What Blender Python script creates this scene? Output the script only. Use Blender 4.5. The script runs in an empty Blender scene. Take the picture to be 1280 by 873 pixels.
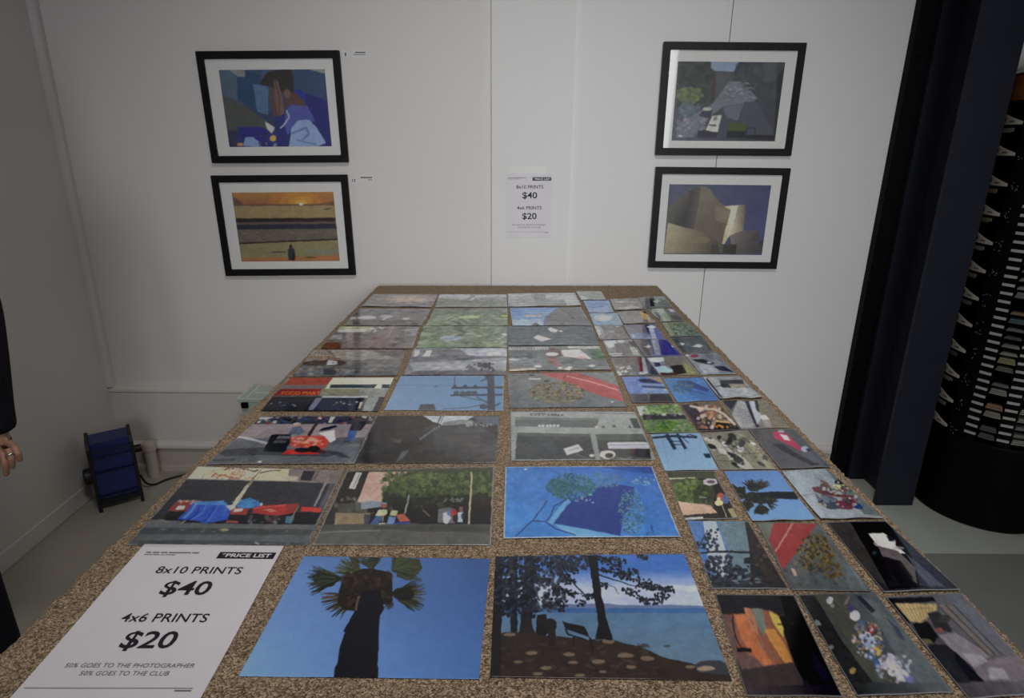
import bpy, bmesh, math, random
import numpy as np
from mathutils import Vector, Matrix

# ------------------------------------------------------------------ camera, world, lights, exposure
S = bpy.context.scene
COL = S.collection
TZ = 0.88                                    # height of the carpeted table top
FPX, CAMH = 764.3463658519572, 0.5455460172101432
CM = np.array([[0.9999500084514481, -0.0029531901692531723, 0.009552971567699466],
               [0.00819089958696393, -0.30603769124734836, -0.9519841598997061],
               [0.005734959625430858, 0.9520148161682238, -0.3059982026651101]])   # right, down, forward
cam = bpy.data.objects.new('camera', bpy.data.cameras.new('camera'))
COL.objects.link(cam)
cam.data.sensor_fit = 'HORIZONTAL'
cam.data.sensor_width = 36.0
cam.data.lens = FPX / 1280 * 36
cam.data.shift_y = -10 / 1280
cam.data.clip_start = 0.02
_r, _d, _f = CM
cam.matrix_world = Matrix(((_r[0], -_d[0], -_f[0], 0), (_r[1], -_d[1], -_f[1], 0),
                           (_r[2], -_d[2], -_f[2], CAMH + TZ), (0, 0, 0, 1)))
S.camera = cam

w = bpy.data.worlds.new('sky'); S.world = w; w.use_nodes = True
w.node_tree.nodes['Background'].inputs[0].default_value = (0.62, 0.72, 0.9, 1)
w.node_tree.nodes['Background'].inputs[1].default_value = 0.15

def area(name, loc, aim, sx, sy, power, col, spread=180):
    L = bpy.data.lights.new(name, 'AREA'); L.shape = 'RECTANGLE'
    L.size, L.size_y, L.energy, L.color = sx, sy, power, col
    L.spread = math.radians(spread)
    o = bpy.data.objects.new(name, L); COL.objects.link(o)
    o.location = loc
    o.rotation_euler = (Vector(aim) - Vector(loc)).to_track_quat('-Z', 'Y').to_euler()
    return o
area('window_daylight', (0.9, -3.62, 2.0), (0.26, 2.4, 1.05), 2.4, 1.6, 9.2, (0.95, 0.965, 1.0), 50)
area('ceiling_lamp_light', (0.20, 0.25, 3.05), (0.15, 1.5, 0.9), 0.8, 0.45, 8.2, (1.0, 0.955, 0.91), 94)
S.view_settings.view_transform = 'Standard'
S.view_settings.look = 'None'
S.view_settings.gamma = 1
S.view_settings.use_curve_mapping = False
S.view_settings.exposure = 0.06
S.cycles.max_bounces = 8
S.cycles.transparent_max_bounces = 12
S.cycles.caustics_reflective = False
S.cycles.caustics_refractive = False

# ------------------------------------------------------------------ camera maths (pixel of the photograph -> point of the room)
O = np.array([0, 0, CAMH + TZ])
def ray(px, py):
    return np.array([(px - 640) / FPX, (py - 426.5) / FPX, 1.0]) @ CM
def onz(px, py, z=TZ):
    d = ray(px, py); return O + d * ((z - O[2]) / d[2])
def ony(px, py, y):
    d = ray(px, py); return O + d * (y / d[1])
def onx(px, py, x):
    d = ray(px, py); return O + d * (x / d[0])

# ------------------------------------------------------------------ materials
def lin(c):
    return tuple(((v / 255) / 12.92 if v <= 10 else ((v / 255 + 0.055) / 1.055) ** 2.4) for v in c)
MATS = {}
def mat(name, rgb, rough=0.6, metal=0.0, spec=0.5, var=0.06, scale=30.0, bump=0.0, bscale=80.0, coat=0.0, stretch=(1, 1, 1)):
    m = bpy.data.materials.new(name); m.use_nodes = True
    N, L = m.node_tree.nodes, m.node_tree.links
    b = N['Principled BSDF']
    b.inputs['Roughness'].default_value = rough
    b.inputs['Metallic'].default_value = metal
    b.inputs['Specular IOR Level'].default_value = spec
    b.inputs['Coat Weight'].default_value = coat
    tc = N.new('ShaderNodeTexCoord'); mp = N.new('ShaderNodeMapping'); mp.inputs['Scale'].default_value = stretch
    L.new(tc.outputs['Object'], mp.inputs[0])
    nz = N.new('ShaderNodeTexNoise'); nz.inputs['Scale'].default_value = scale; nz.inputs['Detail'].default_value = 5
    L.new(mp.outputs[0], nz.inputs['Vector'])
    rp = N.new('ShaderNodeValToRGB')
    c = Vector(rgb)
    rp.color_ramp.elements[0].position = 0.3; rp.color_ramp.elements[1].position = 0.7
    rp.color_ramp.elements[0].color = (*(c * (1 - var)), 1)
    rp.color_ramp.elements[1].color = (*[min(1, v * (1 + var)) for v in c], 1)
    L.new(nz.outputs['Fac'], rp.inputs[0]); L.new(rp.outputs[0], b.inputs['Base Color'])
    if bump:
        n2 = N.new('ShaderNodeTexNoise'); n2.inputs['Scale'].default_value = bscale; n2.inputs['Detail'].default_value = 4
        L.new(mp.outputs[0], n2.inputs['Vector'])
        bp = N.new('ShaderNodeBump'); bp.inputs['Strength'].default_value = bump; bp.inputs['Distance'].default_value = 0.01
        L.new(n2.outputs['Fac'], bp.inputs['Height']); L.new(bp.outputs[0], b.inputs['Normal'])
    MATS[name] = m
    return m
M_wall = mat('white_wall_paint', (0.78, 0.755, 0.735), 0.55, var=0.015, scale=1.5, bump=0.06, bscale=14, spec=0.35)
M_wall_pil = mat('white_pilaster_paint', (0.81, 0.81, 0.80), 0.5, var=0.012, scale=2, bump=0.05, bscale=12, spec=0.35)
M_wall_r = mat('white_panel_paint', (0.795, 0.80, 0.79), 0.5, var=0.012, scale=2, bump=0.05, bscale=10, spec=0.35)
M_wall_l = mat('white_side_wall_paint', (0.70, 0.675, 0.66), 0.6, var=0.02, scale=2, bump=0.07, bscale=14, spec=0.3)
M_dado = mat('white_dado_paint', (0.70, 0.67, 0.64), 0.55, var=0.03, scale=3, bump=0.08, bscale=14, spec=0.3)
M_base = mat('baseboard_paint', (0.50, 0.45, 0.40), 0.5, var=0.08, scale=6)
M_ceil = mat('ceiling_paint', (0.75, 0.74, 0.72), 0.8, var=0.02, scale=2)
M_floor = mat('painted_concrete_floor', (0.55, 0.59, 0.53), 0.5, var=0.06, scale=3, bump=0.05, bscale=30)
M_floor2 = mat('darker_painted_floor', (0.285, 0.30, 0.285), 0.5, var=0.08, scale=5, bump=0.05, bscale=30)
M_floor_l = mat('worn_painted_floor', (0.40, 0.38, 0.32), 0.5, var=0.10, scale=4, bump=0.05, bscale=30)
M_navy = mat('navy_column_paint', (0.017, 0.019, 0.029), 0.5, var=0.10, scale=8, bump=0.04, bscale=40, spec=0.2)
M_black = mat('black_frame_wood', (0.008, 0.007, 0.007), 0.45, var=0.2, scale=40, spec=0.22)
M_blackm = mat('black_metal', (0.002, 0.0018, 0.002), 0.55, var=0.2, scale=20, spec=0.1)
M_blackp = mat('black_plastic', (0.008, 0.008, 0.01), 0.45, var=0.2, scale=30, spec=0.4)
M_matboard = mat('white_mat_board', (0.86, 0.86, 0.84), 0.8, var=0.015, scale=60)
M_paper = mat('white_paper', (0.80, 0.775, 0.815), 0.7, var=0.02, scale=20)
M_ink = mat('navy_black_ink', (0.012, 0.011, 0.02), 0.6, var=0.1, scale=50)
M_ink2 = mat('grey_ink', (0.16, 0.15, 0.17), 0.7, var=0.1, scale=50)
M_wood = mat('orange_brown_wood', (0.24, 0.085, 0.02), 0.4, var=0.35, scale=6, stretch=(1, 1, 14))
M_bluep = mat('blue_fan_plastic', (0.010, 0.020, 0.13), 0.38, var=0.12, scale=20, spec=0.5)
M_bluep2 = mat('dark_blue_fan_plastic', (0.006, 0.010, 0.055), 0.45, var=0.12, scale=20)
M_pvc = mat('off_white_pipe', (0.52, 0.47, 0.40), 0.45, var=0.10, scale=15)
M_crate = mat('pale_green_plastic', (0.50, 0.60, 0.53), 0.35, var=0.05, scale=15, spec=0.5)
M_crate2 = mat('white_lid_plastic', (0.70, 0.72, 0.68), 0.35, var=0.05, scale=15, spec=0.5)
M_dkgreen = mat('dark_green_plastic', (0.03, 0.06, 0.035), 0.4, var=0.1)
M_tag = mat('cream_tag_card', (0.62, 0.58, 0.50), 0.6, var=0.08, scale=20)
M_label = mat('pale_label_card', (0.44, 0.43, 0.41), 0.6, var=0.10, scale=20)
M_skin = mat('skin', (0.46, 0.24, 0.16), 0.45, var=0.08, scale=25, bump=0.04, bscale=120)
M_cloth = mat('black_knit', (0.008, 0.006, 0.011), 0.9, var=0.3, scale=80, bump=0.25, bscale=260, spec=0.2)
M_trous = mat('black_trousers', (0.007, 0.006, 0.011), 0.85, var=0.3, scale=80, bump=0.2, bscale=300, spec=0.2)
M_hair = mat('dark_brown_hair', (0.02, 0.012, 0.008), 0.5, var=0.3, scale=60, stretch=(6, 6, 1))
M_shoe = mat('black_leather', (0.012, 0.011, 0.011), 0.35, var=0.1)
M_silver = mat('silver', (0.75, 0.73, 0.68), 0.25, metal=1.0, var=0.05)
M_steel = mat('grey_steel', (0.35, 0.35, 0.36), 0.4, metal=1.0, var=0.05)
M_eye = mat('eye_white', (0.8, 0.78, 0.75), 0.3)
M_lip = mat('lips', (0.4, 0.14, 0.12), 0.4)
M_timber = mat('pale_timber', (0.42, 0.30, 0.18), 0.6, var=0.2, scale=5, stretch=(8, 8, 1))

def carpet_material():
    m = bpy.data.materials.new('brown_loop_carpet'); m.use_nodes = True
    N, L = m.node_tree.nodes, m.node_tree.links; b = N['Principled BSDF']
    b.inputs['Roughness'].default_value = 0.95; b.inputs['Specular IOR Level'].default_value = 0.1
    b.inputs['Sheen Weight'].default_value = 0.22; b.inputs['Sheen Tint'].default_value = (0.8, 0.66, 0.48, 1)
    tc = N.new('ShaderNodeTexCoord')
    v = N.new('ShaderNodeTexVoronoi'); v.inputs['Scale'].default_value = 620
    L.new(tc.outputs['Object'], v.inputs['Vector'])
    n = N.new('ShaderNodeTexNoise'); n.inputs['Scale'].default_value = 170; n.inputs['Detail'].default_value = 4
    L.new(tc.outputs['Object'], n.inputs['Vector'])
    sep = N.new('ShaderNodeSeparateColor'); L.new(v.outputs['Color'], sep.inputs[0])
    mx = N.new('ShaderNodeMath'); mx.operation = 'MULTIPLY_ADD'; mx.inputs[1].default_value = 0.82
    sub = N.new('ShaderNodeMath'); sub.operation = 'MULTIPLY_ADD'; sub.inputs[1].default_value = 0.7; sub.inputs[2].default_value = -0.25
    L.new(n.outputs['Fac'], sub.inputs[0]); L.new(sep.outputs[0], mx.inputs[0]); L.new(sub.outputs[0], mx.inputs[2])
    r = N.new('ShaderNodeValToRGB'); e = r.color_ramp.elements
    e[0].position = 0.08; e[0].color = (0.075, 0.05, 0.033, 1)
    e[1].position = 1.0; e[1].color = (0.66, 0.50, 0.35, 1)
    for p_, c_ in ((0.36, (0.20, 0.14, 0.090, 1)), (0.64, (0.36, 0.265, 0.175, 1))):
        k = e.new(p_); k.color = c_
    L.new(mx.outputs[0], r.inputs[0]); L.new(r.outputs[0], b.inputs['Base Color'])
    bp = N.new('ShaderNodeBump'); bp.inputs['Strength'].default_value = 0.9; bp.inputs['Distance'].default_value = 0.004
    L.new(mx.outputs[0], bp.inputs['Height']); L.new(bp.outputs[0], b.inputs['Normal'])
    return m
M_carpet = carpet_material()

def print_material(name, rough, bumpy):
    m = bpy.data.materials.new(name); m.use_nodes = True
    N, L = m.node_tree.nodes, m.node_tree.links; b = N['Principled BSDF']
    a = N.new('ShaderNodeVertexColor'); a.layer_name = 'ink'
    L.new(a.outputs['Color'], b.inputs['Base Color'])
    b.inputs['Roughness'].default_value = rough
    b.inputs['Specular IOR Level'].default_value = 0.5
    if bumpy:
        tc = N.new('ShaderNodeTexCoord'); n = N.new('ShaderNodeTexNoise'); n.inputs['Scale'].default_value = 9
        n.inputs['Detail'].default_value = 2
        L.new(tc.outputs['Object'], n.inputs['Vector'])
        bp = N.new('ShaderNodeBump'); bp.inputs['Strength'].default_value = bumpy; bp.inputs['Distance'].default_value = 0.0012
        L.new(n.outputs['Fac'], bp.inputs['Height']); L.new(bp.outputs[0], b.inputs['Normal'])
    return m
M_print = print_material('glossy_photo_print', 0.10, 0.14)
M_art = print_material('framed_photo_print', 0.5, 0)

def clear_material(name, strength, rough, tint=(1, 1, 1)):
    m = bpy.data.materials.new(name); m.use_nodes = True
    N, L = m.node_tree.nodes, m.node_tree.links
    N.remove(N['Principled BSDF']); out = N['Material Output']
    t = N.new('ShaderNodeBsdfTransparent'); t.inputs[0].default_value = (*tint, 1)
    g = N.new('ShaderNodeBsdfGlossy'); g.inputs['Roughness'].default_value = rough
    ge = N.new('ShaderNodeNewGeometry'); dt = N.new('ShaderNodeVectorMath'); dt.operation = 'DOT_PRODUCT'
    L.new(ge.outputs['Normal'], dt.inputs[0]); L.new(ge.outputs['Incoming'], dt.inputs[1])
    def op(kind, a, b):
        q = N.new('ShaderNodeMath'); q.operation = kind
        for i_, v_ in enumerate((a, b)):
            if v_ is None: continue
            if isinstance(v_, float): q.inputs[i_].default_value = v_
            else: L.new(v_, q.inputs[i_])
        return q.outputs[0]
    fr = op('POWER', op('SUBTRACT', 1.0, op('ABSOLUTE', dt.outputs['Value'], None)), 5.0)     # Schlick, the same from both sides
    mu = N.new('ShaderNodeMath'); mu.operation = 'MULTIPLY_ADD'; mu.inputs[1].default_value = 0.95 * strength; mu.inputs[2].default_value = 0.045 * strength; mu.use_clamp = True
    L.new(fr, mu.inputs[0])
    mx = N.new('ShaderNodeMixShader')
    L.new(mu.outputs[0], mx.inputs[0])
    L.new(t.outputs[0], mx.inputs[1]); L.new(g.outputs[0], mx.inputs[2]); L.new(mx.outputs[0], out.inputs[0])
    return m
M_glass = clear_material('picture_glass', 1.0, 0.03)
M_sleeve = clear_material('clear_plastic_sleeve', 1.0, 0.18, (0.97, 0.97, 0.975))
M_tape = clear_material('clear_tape', 1.2, 0.3, (0.97, 0.97, 0.955))

# ------------------------------------------------------------------ mesh helpers
def link(name, me, m=None, parent=None):
    o = bpy.data.objects.new(name, me); COL.objects.link(o)
    if m is not None and not me.materials: me.materials.append(m)
    if parent is not None: o.parent = parent
    return o
def tag(o, label=None, cat=None, group=None, kind=None):
    if label: o['label'] = label
    if cat: o['category'] = cat
    if group: o['group'] = group
    if kind: o['kind'] = kind
    return o
def empty(name, loc, label, cat, group=None, rz=0.0):
    o = bpy.data.objects.new(name, None); COL.objects.link(o)
    o.location = loc; o.rotation_euler = (0, 0, rz); o.empty_display_size = 0.05
    return tag(o, label, cat, group)
def from_bm(name, bm, m, parent=None, smooth=False, bevel=0.0, seg=2):
    if bevel: bmesh.ops.bevel(bm, geom=[e for e in bm.edges if e.calc_face_angle(0) > 0.5], offset=bevel, segments=seg, affect='EDGES', clamp_overlap=True)
    bmesh.ops.recalc_face_normals(bm, faces=bm.faces)
    me = bpy.data.meshes.new(name); bm.to_mesh(me); bm.free()
    if smooth:
        for p in me.polygons: p.use_smooth = True
    return link(name, me, m, parent)
def box(bm, x0, x1, y0, y1, z0, z1, mtx=None):
    vs = [bm.verts.new((x, y, z)) for z in (z0, z1) for x, y in ((x0, y0), (x1, y0), (x1, y1), (x0, y1))]
    for f in ((0, 3, 2, 1), (4, 5, 6, 7), (0, 1, 5, 4), (1, 2, 6, 5), (2, 3, 7, 6), (3, 0, 4, 7)): bm.faces.new([vs[i] for i in f])
    if mtx is not None: bmesh.ops.transform(bm, matrix=mtx, verts=vs)
    return vs
def mbox(name, m, parent, x0, x1, y0, y1, z0, z1, bevel=0.0, mtx=None):
    bm = bmesh.new(); box(bm, x0, x1, y0, y1, z0, z1, mtx)
    return from_bm(name, bm, m, parent, bevel=bevel)
def prism(bm, prof, z0, z1, axis='z'):
    def P(u, v, t): return {'z': (u, v, t), 'x': (t, u, v), 'y': (u, t, v)}[axis]
    a = [bm.verts.new(P(u, v, z0)) for u, v in prof]; b = [bm.verts.new(P(u, v, z1)) for u, v in prof]
    n = len(prof)
    bm.faces.new(a[::-1]); bm.faces.new(b)
    for i in range(n): bm.faces.new((a[i], a[(i + 1) % n], b[(i + 1) % n], b[i]))
    return a + b
def lathe(bm, prof, n=32, mtx=None):
    rings = []; vs = []
    for r, z in prof:
        rg = [bm.verts.new((r * math.cos(2 * math.pi * k / n), r * math.sin(2 * math.pi * k / n), z)) for k in range(n)]
        rings.append(rg); vs += rg
    for a, b in zip(rings, rings[1:]):
        for k in range(n): bm.faces.new((a[k], a[(k + 1) % n], b[(k + 1) % n], b[k]))
    bm.faces.new(rings[0][::-1]); bm.faces.new(rings[-1])
    if mtx is not None: bmesh.ops.transform(bm, matrix=mtx, verts=vs)
    return vs
def tube(bm, pts, r, n=10):
    pts = [Vector(p) for p in pts]; rings = []
    for i, p in enumerate(pts):
        t = (pts[min(i + 1, len(pts) - 1)] - pts[max(i - 1, 0)]).normalized()
        a = t.cross(Vector((0.13, 0.21, 0.97))).normalized(); b = t.cross(a)
        rr = r[i] if isinstance(r, (list, tuple)) else r
        rings.append([bm.verts.new(p + rr * (a * math.cos(2 * math.pi * k / n) + b * math.sin(2 * math.pi * k / n))) for k in range(n)])
    for a, b in zip(rings, rings[1:]):
        for k in range(n): bm.faces.new((a[k], a[(k + 1) % n], b[(k + 1) % n], b[k]))
    bm.faces.new(rings[0][::-1]); bm.faces.new(rings[-1])
def smooth_path(pts, n=8):
    P = [Vector(p) for p in pts]; P = [P[0]] + P + [P[-1]]; out = []
    for i in range(1, len(P) - 2):
        for k in range(n):
            t = k / n; a, b, c, d = P[i - 1:i + 3]
            out.append(0.5 * (2 * b + (c - a) * t + (2 * a - 5 * b + 4 * c - d) * t * t + (3 * b - a - 3 * c + d) * t ** 3))
    return out + [P[-2]]
_DG = None
def text_mesh(s, offset=0.0, shear=0.0):
    """letters as triangles: verts (n,2) in em units, baseline at 0, and faces"""
    c = bpy.data.curves.new('lettering', 'FONT'); c.body = s; c.size = 1.0; c.offset = offset; c.shear = shear
    c.resolution_u = 3
    o = bpy.data.objects.new('lettering', c); COL.objects.link(o)
    dg = bpy.context.evaluated_depsgraph_get(); dg.update()
    me = bpy.data.meshes.new_from_object(o.evaluated_get(dg))
    v = np.array([x.co[:2] for x in me.vertices]); f = [tuple(p.vertices) for p in me.polygons]
    bpy.data.objects.remove(o); bpy.data.curves.remove(c); bpy.data.meshes.remove(me)
    return v, f

# ------------------------------------------------------------------ pictures drawn in code, kept as ink colours on a fine mesh
def project(p):
    q = CM @ (np.array(p, float) - O); return 640 + FPX * q[0] / q[2], 426.5 + FPX * q[1] / q[2]
def homography(src, dst):
    A = []; b = []
    for (x, y), (u, v) in zip(src, dst):
        A.append([x, y, 1, 0, 0, 0, -u * x, -u * y]); b.append(u)
        A.append([0, 0, 0, x, y, 1, -v * x, -v * y]); b.append(v)
    h = np.linalg.solve(np.array(A), np.array(b)); return np.append(h, 1).reshape(3, 3)
class Pic:
    """a canvas; shapes are given in the pixels of a crop of the photograph (set by .at) and land on the print's own u,v"""
    def __init__(s, corners, w, h, seed=1):
        s.w, s.h = w, h; s.W, s.H = 2 * w, 2 * h
        s.Hm = homography([project(c) for c in corners], [(0, 0), (1, 0), (0, 1), (1, 1)])
        s.img = np.full((s.H, s.W, 3), 110.0); s.rs = np.random.RandomState(seed); s.at(0, 0, 1)
        s.uu = (np.arange(s.W) + .5) / s.W; s.vv = (np.arange(s.H) + .5) / s.H
    def at(s, x0, y0, k): s.x0, s.y0, s.k = x0, y0, k; return s
    def uv(s, pts):
        p = np.asarray(pts, float); P = np.stack([p[:, 0] / s.k + s.x0, p[:, 1] / s.k + s.y0, np.ones(len(p))], -1) @ s.Hm.T
        return P[:, :2] / P[:, 2:]
    def raw(s, q, c, a=1.0):
        q = np.asarray(q); i0 = max(0, int(math.floor(q[:, 0].min() * s.W))); i1 = min(s.W, int(math.ceil(q[:, 0].max() * s.W)) + 1)
        j0 = max(0, int(math.floor(q[:, 1].min() * s.H))); j1 = min(s.H, int(math.ceil(q[:, 1].max() * s.H)) + 1)
        if i0 >= i1 or j0 >= j1: return
        U, V = s.uu[None, i0:i1], s.vv[j0:j1, None]; ins = np.zeros((j1 - j0, i1 - i0), bool)
        for (xa, ya), (xb, yb) in zip(q, np.roll(q, -1, 0)):
            if ya == yb: continue
            ins ^= ((ya > V) != (yb > V)) & (U < (xb - xa) * (V - ya) / (yb - ya) + xa)
        r = s.img[j0:j1, i0:i1]; r[ins] = r[ins] * (1 - a) + np.array(c, float) * a
    def P(s, pts, c, a=1.0): s.raw(s.uv(pts), c, a); return s
    def PG(s, pts, ca, cb, pa, pb, a=1.0, n=14):
        """polygon whose colour runs from ca at pa to cb at pb"""
        p = np.asarray(pts, float); pa, pb = np.array(pa, float), np.array(pb, float); d = (pb - pa) / np.dot(pb - pa, pb - pa)
        q = s.uv(pts); i0, i1 = max(0, int(q[:, 0].min() * s.W)), min(s.W, int(q[:, 0].max() * s.W) + 2); j0, j1 = max(0, int(q[:, 1].min() * s.H)), min(s.H, int(q[:, 1].max() * s.H) + 2)
        keep = s.img[j0:j1, i0:i1].copy(); mark = np.full(3, -999.0); s.raw(q, mark, 1.0); hit = s.img[j0:j1, i0:i1, 0] < -900
        Hi = np.linalg.inv(s.Hm); U, V = np.meshgrid(s.uu[i0:i1], s.vv[j0:j1]); w3 = np.stack([U, V, np.ones_like(U)], -1) @ Hi.T
        X = (w3[..., :2] / w3[..., 2:] - [s.x0, s.y0]) * s.k; t = np.clip((X - pa) @ d, 0, 1)[..., None]
        c = np.array(ca, float) * (1 - t) + np.array(cb, float) * t
        s.img[j0:j1, i0:i1] = np.where(hit[..., None], keep * (1 - a) + c * a, keep); return s
    def E(s, x, y, rx, ry, c, a=1.0, rot=0.0, n=18):
        t = np.arange(n) * 2 * math.pi / n; X, Y = rx * np.cos(t), ry * np.sin(t); cr, sr = math.cos(rot), math.sin(rot)
        return s.P(np.stack([x + X * cr - Y * sr, y + X * sr + Y * cr], -1), c, a)
    def L(s, pts, wd, c, a=1.0, w1=None):
        p = np.asarray(pts, float); n = len(p); w1 = wd if w1 is None else w1
        for i in range(n - 1):
            d = p[i + 1] - p[i]; d = d / (np.hypot(*d) + 1e-9); m = np.array([-d[1], d[0]])
            wa = (wd + (w1 - wd) * i / (n - 1)) / 2; wb = (wd + (w1 - wd) * (i + 1) / (n - 1)) / 2
            s.P([p[i] + m * wa, p[i + 1] + m * wb, p[i + 1] - m * wb, p[i] - m * wa], c, a)
        return s
    def F(s, x, y, deg, spread, ln, n, wd, cols):
        """fan of blades from a point: a palm frond"""
        for k in range(n):
            a = math.radians(deg + s.rs.uniform(-spread, spread)); l = ln * s.rs.uniform(.6, 1)
            s.L([(x, y), (x + l * math.cos(a), y + .82 * l * math.sin(a))], wd, cols[k % len(cols)], .9, wd * .25)
        return s
    def S(s, n, box, r0, r1, cols, a=.85, ell=False, asp=1.0):
        x0, y0, x1, y1 = box
        for k in range(n):
            if ell:
                t, q = s.rs.uniform(0, 2 * math.pi), math.sqrt(s.rs.uniform()); x = (x0 + x1) / 2 + q * math.cos(t) * (x1 - x0) / 2; y = (y0 + y1) / 2 + q * math.sin(t) * (y1 - y0) / 2
            else: x, y = s.rs.uniform(x0, x1), s.rs.uniform(y0, y1)
            r = s.rs.uniform(r0, r1); s.E(x, y, r, r * asp, cols[s.rs.randint(len(cols))], a, s.rs.uniform(-.5, .5), 7)
        return s
    def G(s, a, b, c, d):
        U, V = s.uu[None, :, None], s.vv[:, None, None]; a, b, c, d = [np.array(q, float) for q in (a, b, c, d)]
        s.img[:] = (a * (1 - U) + b * U) * (1 - V) + (c * (1 - U) + d * U) * V; return s
    def N(s, amp, nu, nv):
        g = s.rs.uniform(-1, 1, (nv + 2, nu + 2)); x = s.uu * nu; y = s.vv * nv
        i, j = x.astype(int), y.astype(int); fx, fy = (x - i)[None], (y - j)[:, None]
        i, j = i[None], j[:, None]
        t = (g[j, i] * (1 - fx) + g[j, i + 1] * fx) * (1 - fy) + (g[j + 1, i] * (1 - fx) + g[j + 1, i + 1] * fx) * fy
        s.img += amp * t[..., None]; return s
    def T(s, txt, p0, p1, up, c, off=0.0):
        """letters from p0 to p1 along the baseline, up is the vector of the cap height"""
        v, f = text_mesh(txt, off); v = v - [v[:, 0].min(), 0]; wd = v[:, 0].max(); cap = 0.73
        p0, p1, up = [np.array(q, float) for q in (p0, p1, up)]
        q = s.uv(p0 + (p1 - p0) * (v[:, :1] / wd) + up * (v[:, 1:] / cap))
        for fc in f: s.raw(q[list(fc)], c)
        return s
    def border(s, c, wu, wv):
        for q in ([(0, 0), (1, 0), (1, wv), (0, wv)], [(0, 1 - wv), (1, 1 - wv), (1, 1), (0, 1)], [(0, 0), (wu, 0), (wu, 1), (0, 1)], [(1 - wu, 0), (1, 0), (1, 1), (1 - wu, 1)]): s.raw(q, c)
        return s
def vnoise(rs, W, H, nu, nv):
    g = rs.uniform(-1, 1, (nv + 2, nu + 2)); x = (np.arange(W) + .5) / W * nu; y = (np.arange(H) + .5) / H * nv
    i, j = x.astype(int), y.astype(int); fx, fy = x - i, y - j; fx, fy = (fx * fx * (3 - 2 * fx))[None], (fy * fy * (3 - 2 * fy))[:, None]; i, j = i[None], j[:, None]
    return (g[j, i] * (1 - fx) + g[j, i + 1] * fx) * (1 - fy) + (g[j + 1, i] * (1 - fx) + g[j + 1, i + 1] * fx) * fy
def finish(p, warp=.006, grain=1.0, aspect=.8, blur=1, streak=0):
    """photographic softness: edges wander a little, tones vary, a slight blur"""
    W, H, rs = p.W, p.H, p.rs; n1, n2 = 26, 60
    dx = (vnoise(rs, W, H, n1, int(n1 * aspect)) + .6 * vnoise(rs, W, H, n2, int(n2 * aspect))) * warp * W; dy = (vnoise(rs, W, H, n1, int(n1 * aspect)) + .6 * vnoise(rs, W, H, n2, int(n2 * aspect))) * warp * H / aspect
    J, I = np.mgrid[0:H, 0:W]; I = np.clip((I + dx).round().astype(int), 0, W - 1); J = np.clip((J + dy).round().astype(int), 0, H - 1)
    a = p.img[J, I]
    t = .07 * vnoise(rs, W, H, 5, 4) + .08 * vnoise(rs, W, H, 17, 14) + .09 * vnoise(rs, W, H, 45, 36) + .08 * vnoise(rs, W, H, 110, 88)
    if streak: t = t + streak * (vnoise(rs, W, H, 9, 16) ** 3 * 1.6 + vnoise(rs, W, H, 22, 26) ** 3 * 1.8)
    sat = vnoise(rs, W, H, 9, 7) * 2.0
    a = a * (1 + grain * t[..., None] * .8); a[..., 0] += sat * grain; a[..., 2] -= sat * grain
    for _ in range(blur):
        b = np.pad(a, ((1, 1), (1, 1), (0, 0)), 'edge')
        a = (b[1:-1, 1:-1] * 2 + b[:-2, 1:-1] + b[2:, 1:-1] + b[1:-1, :-2] + b[1:-1, 2:]) / 6
    p.img = a
    return p
def s2l(a):
    a = np.clip(a, 0, 255) / 255; return np.where(a <= .04045, a / 12.92, ((a + .055) / 1.055) ** 2.4)
GAIN_ART = 1.55
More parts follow.
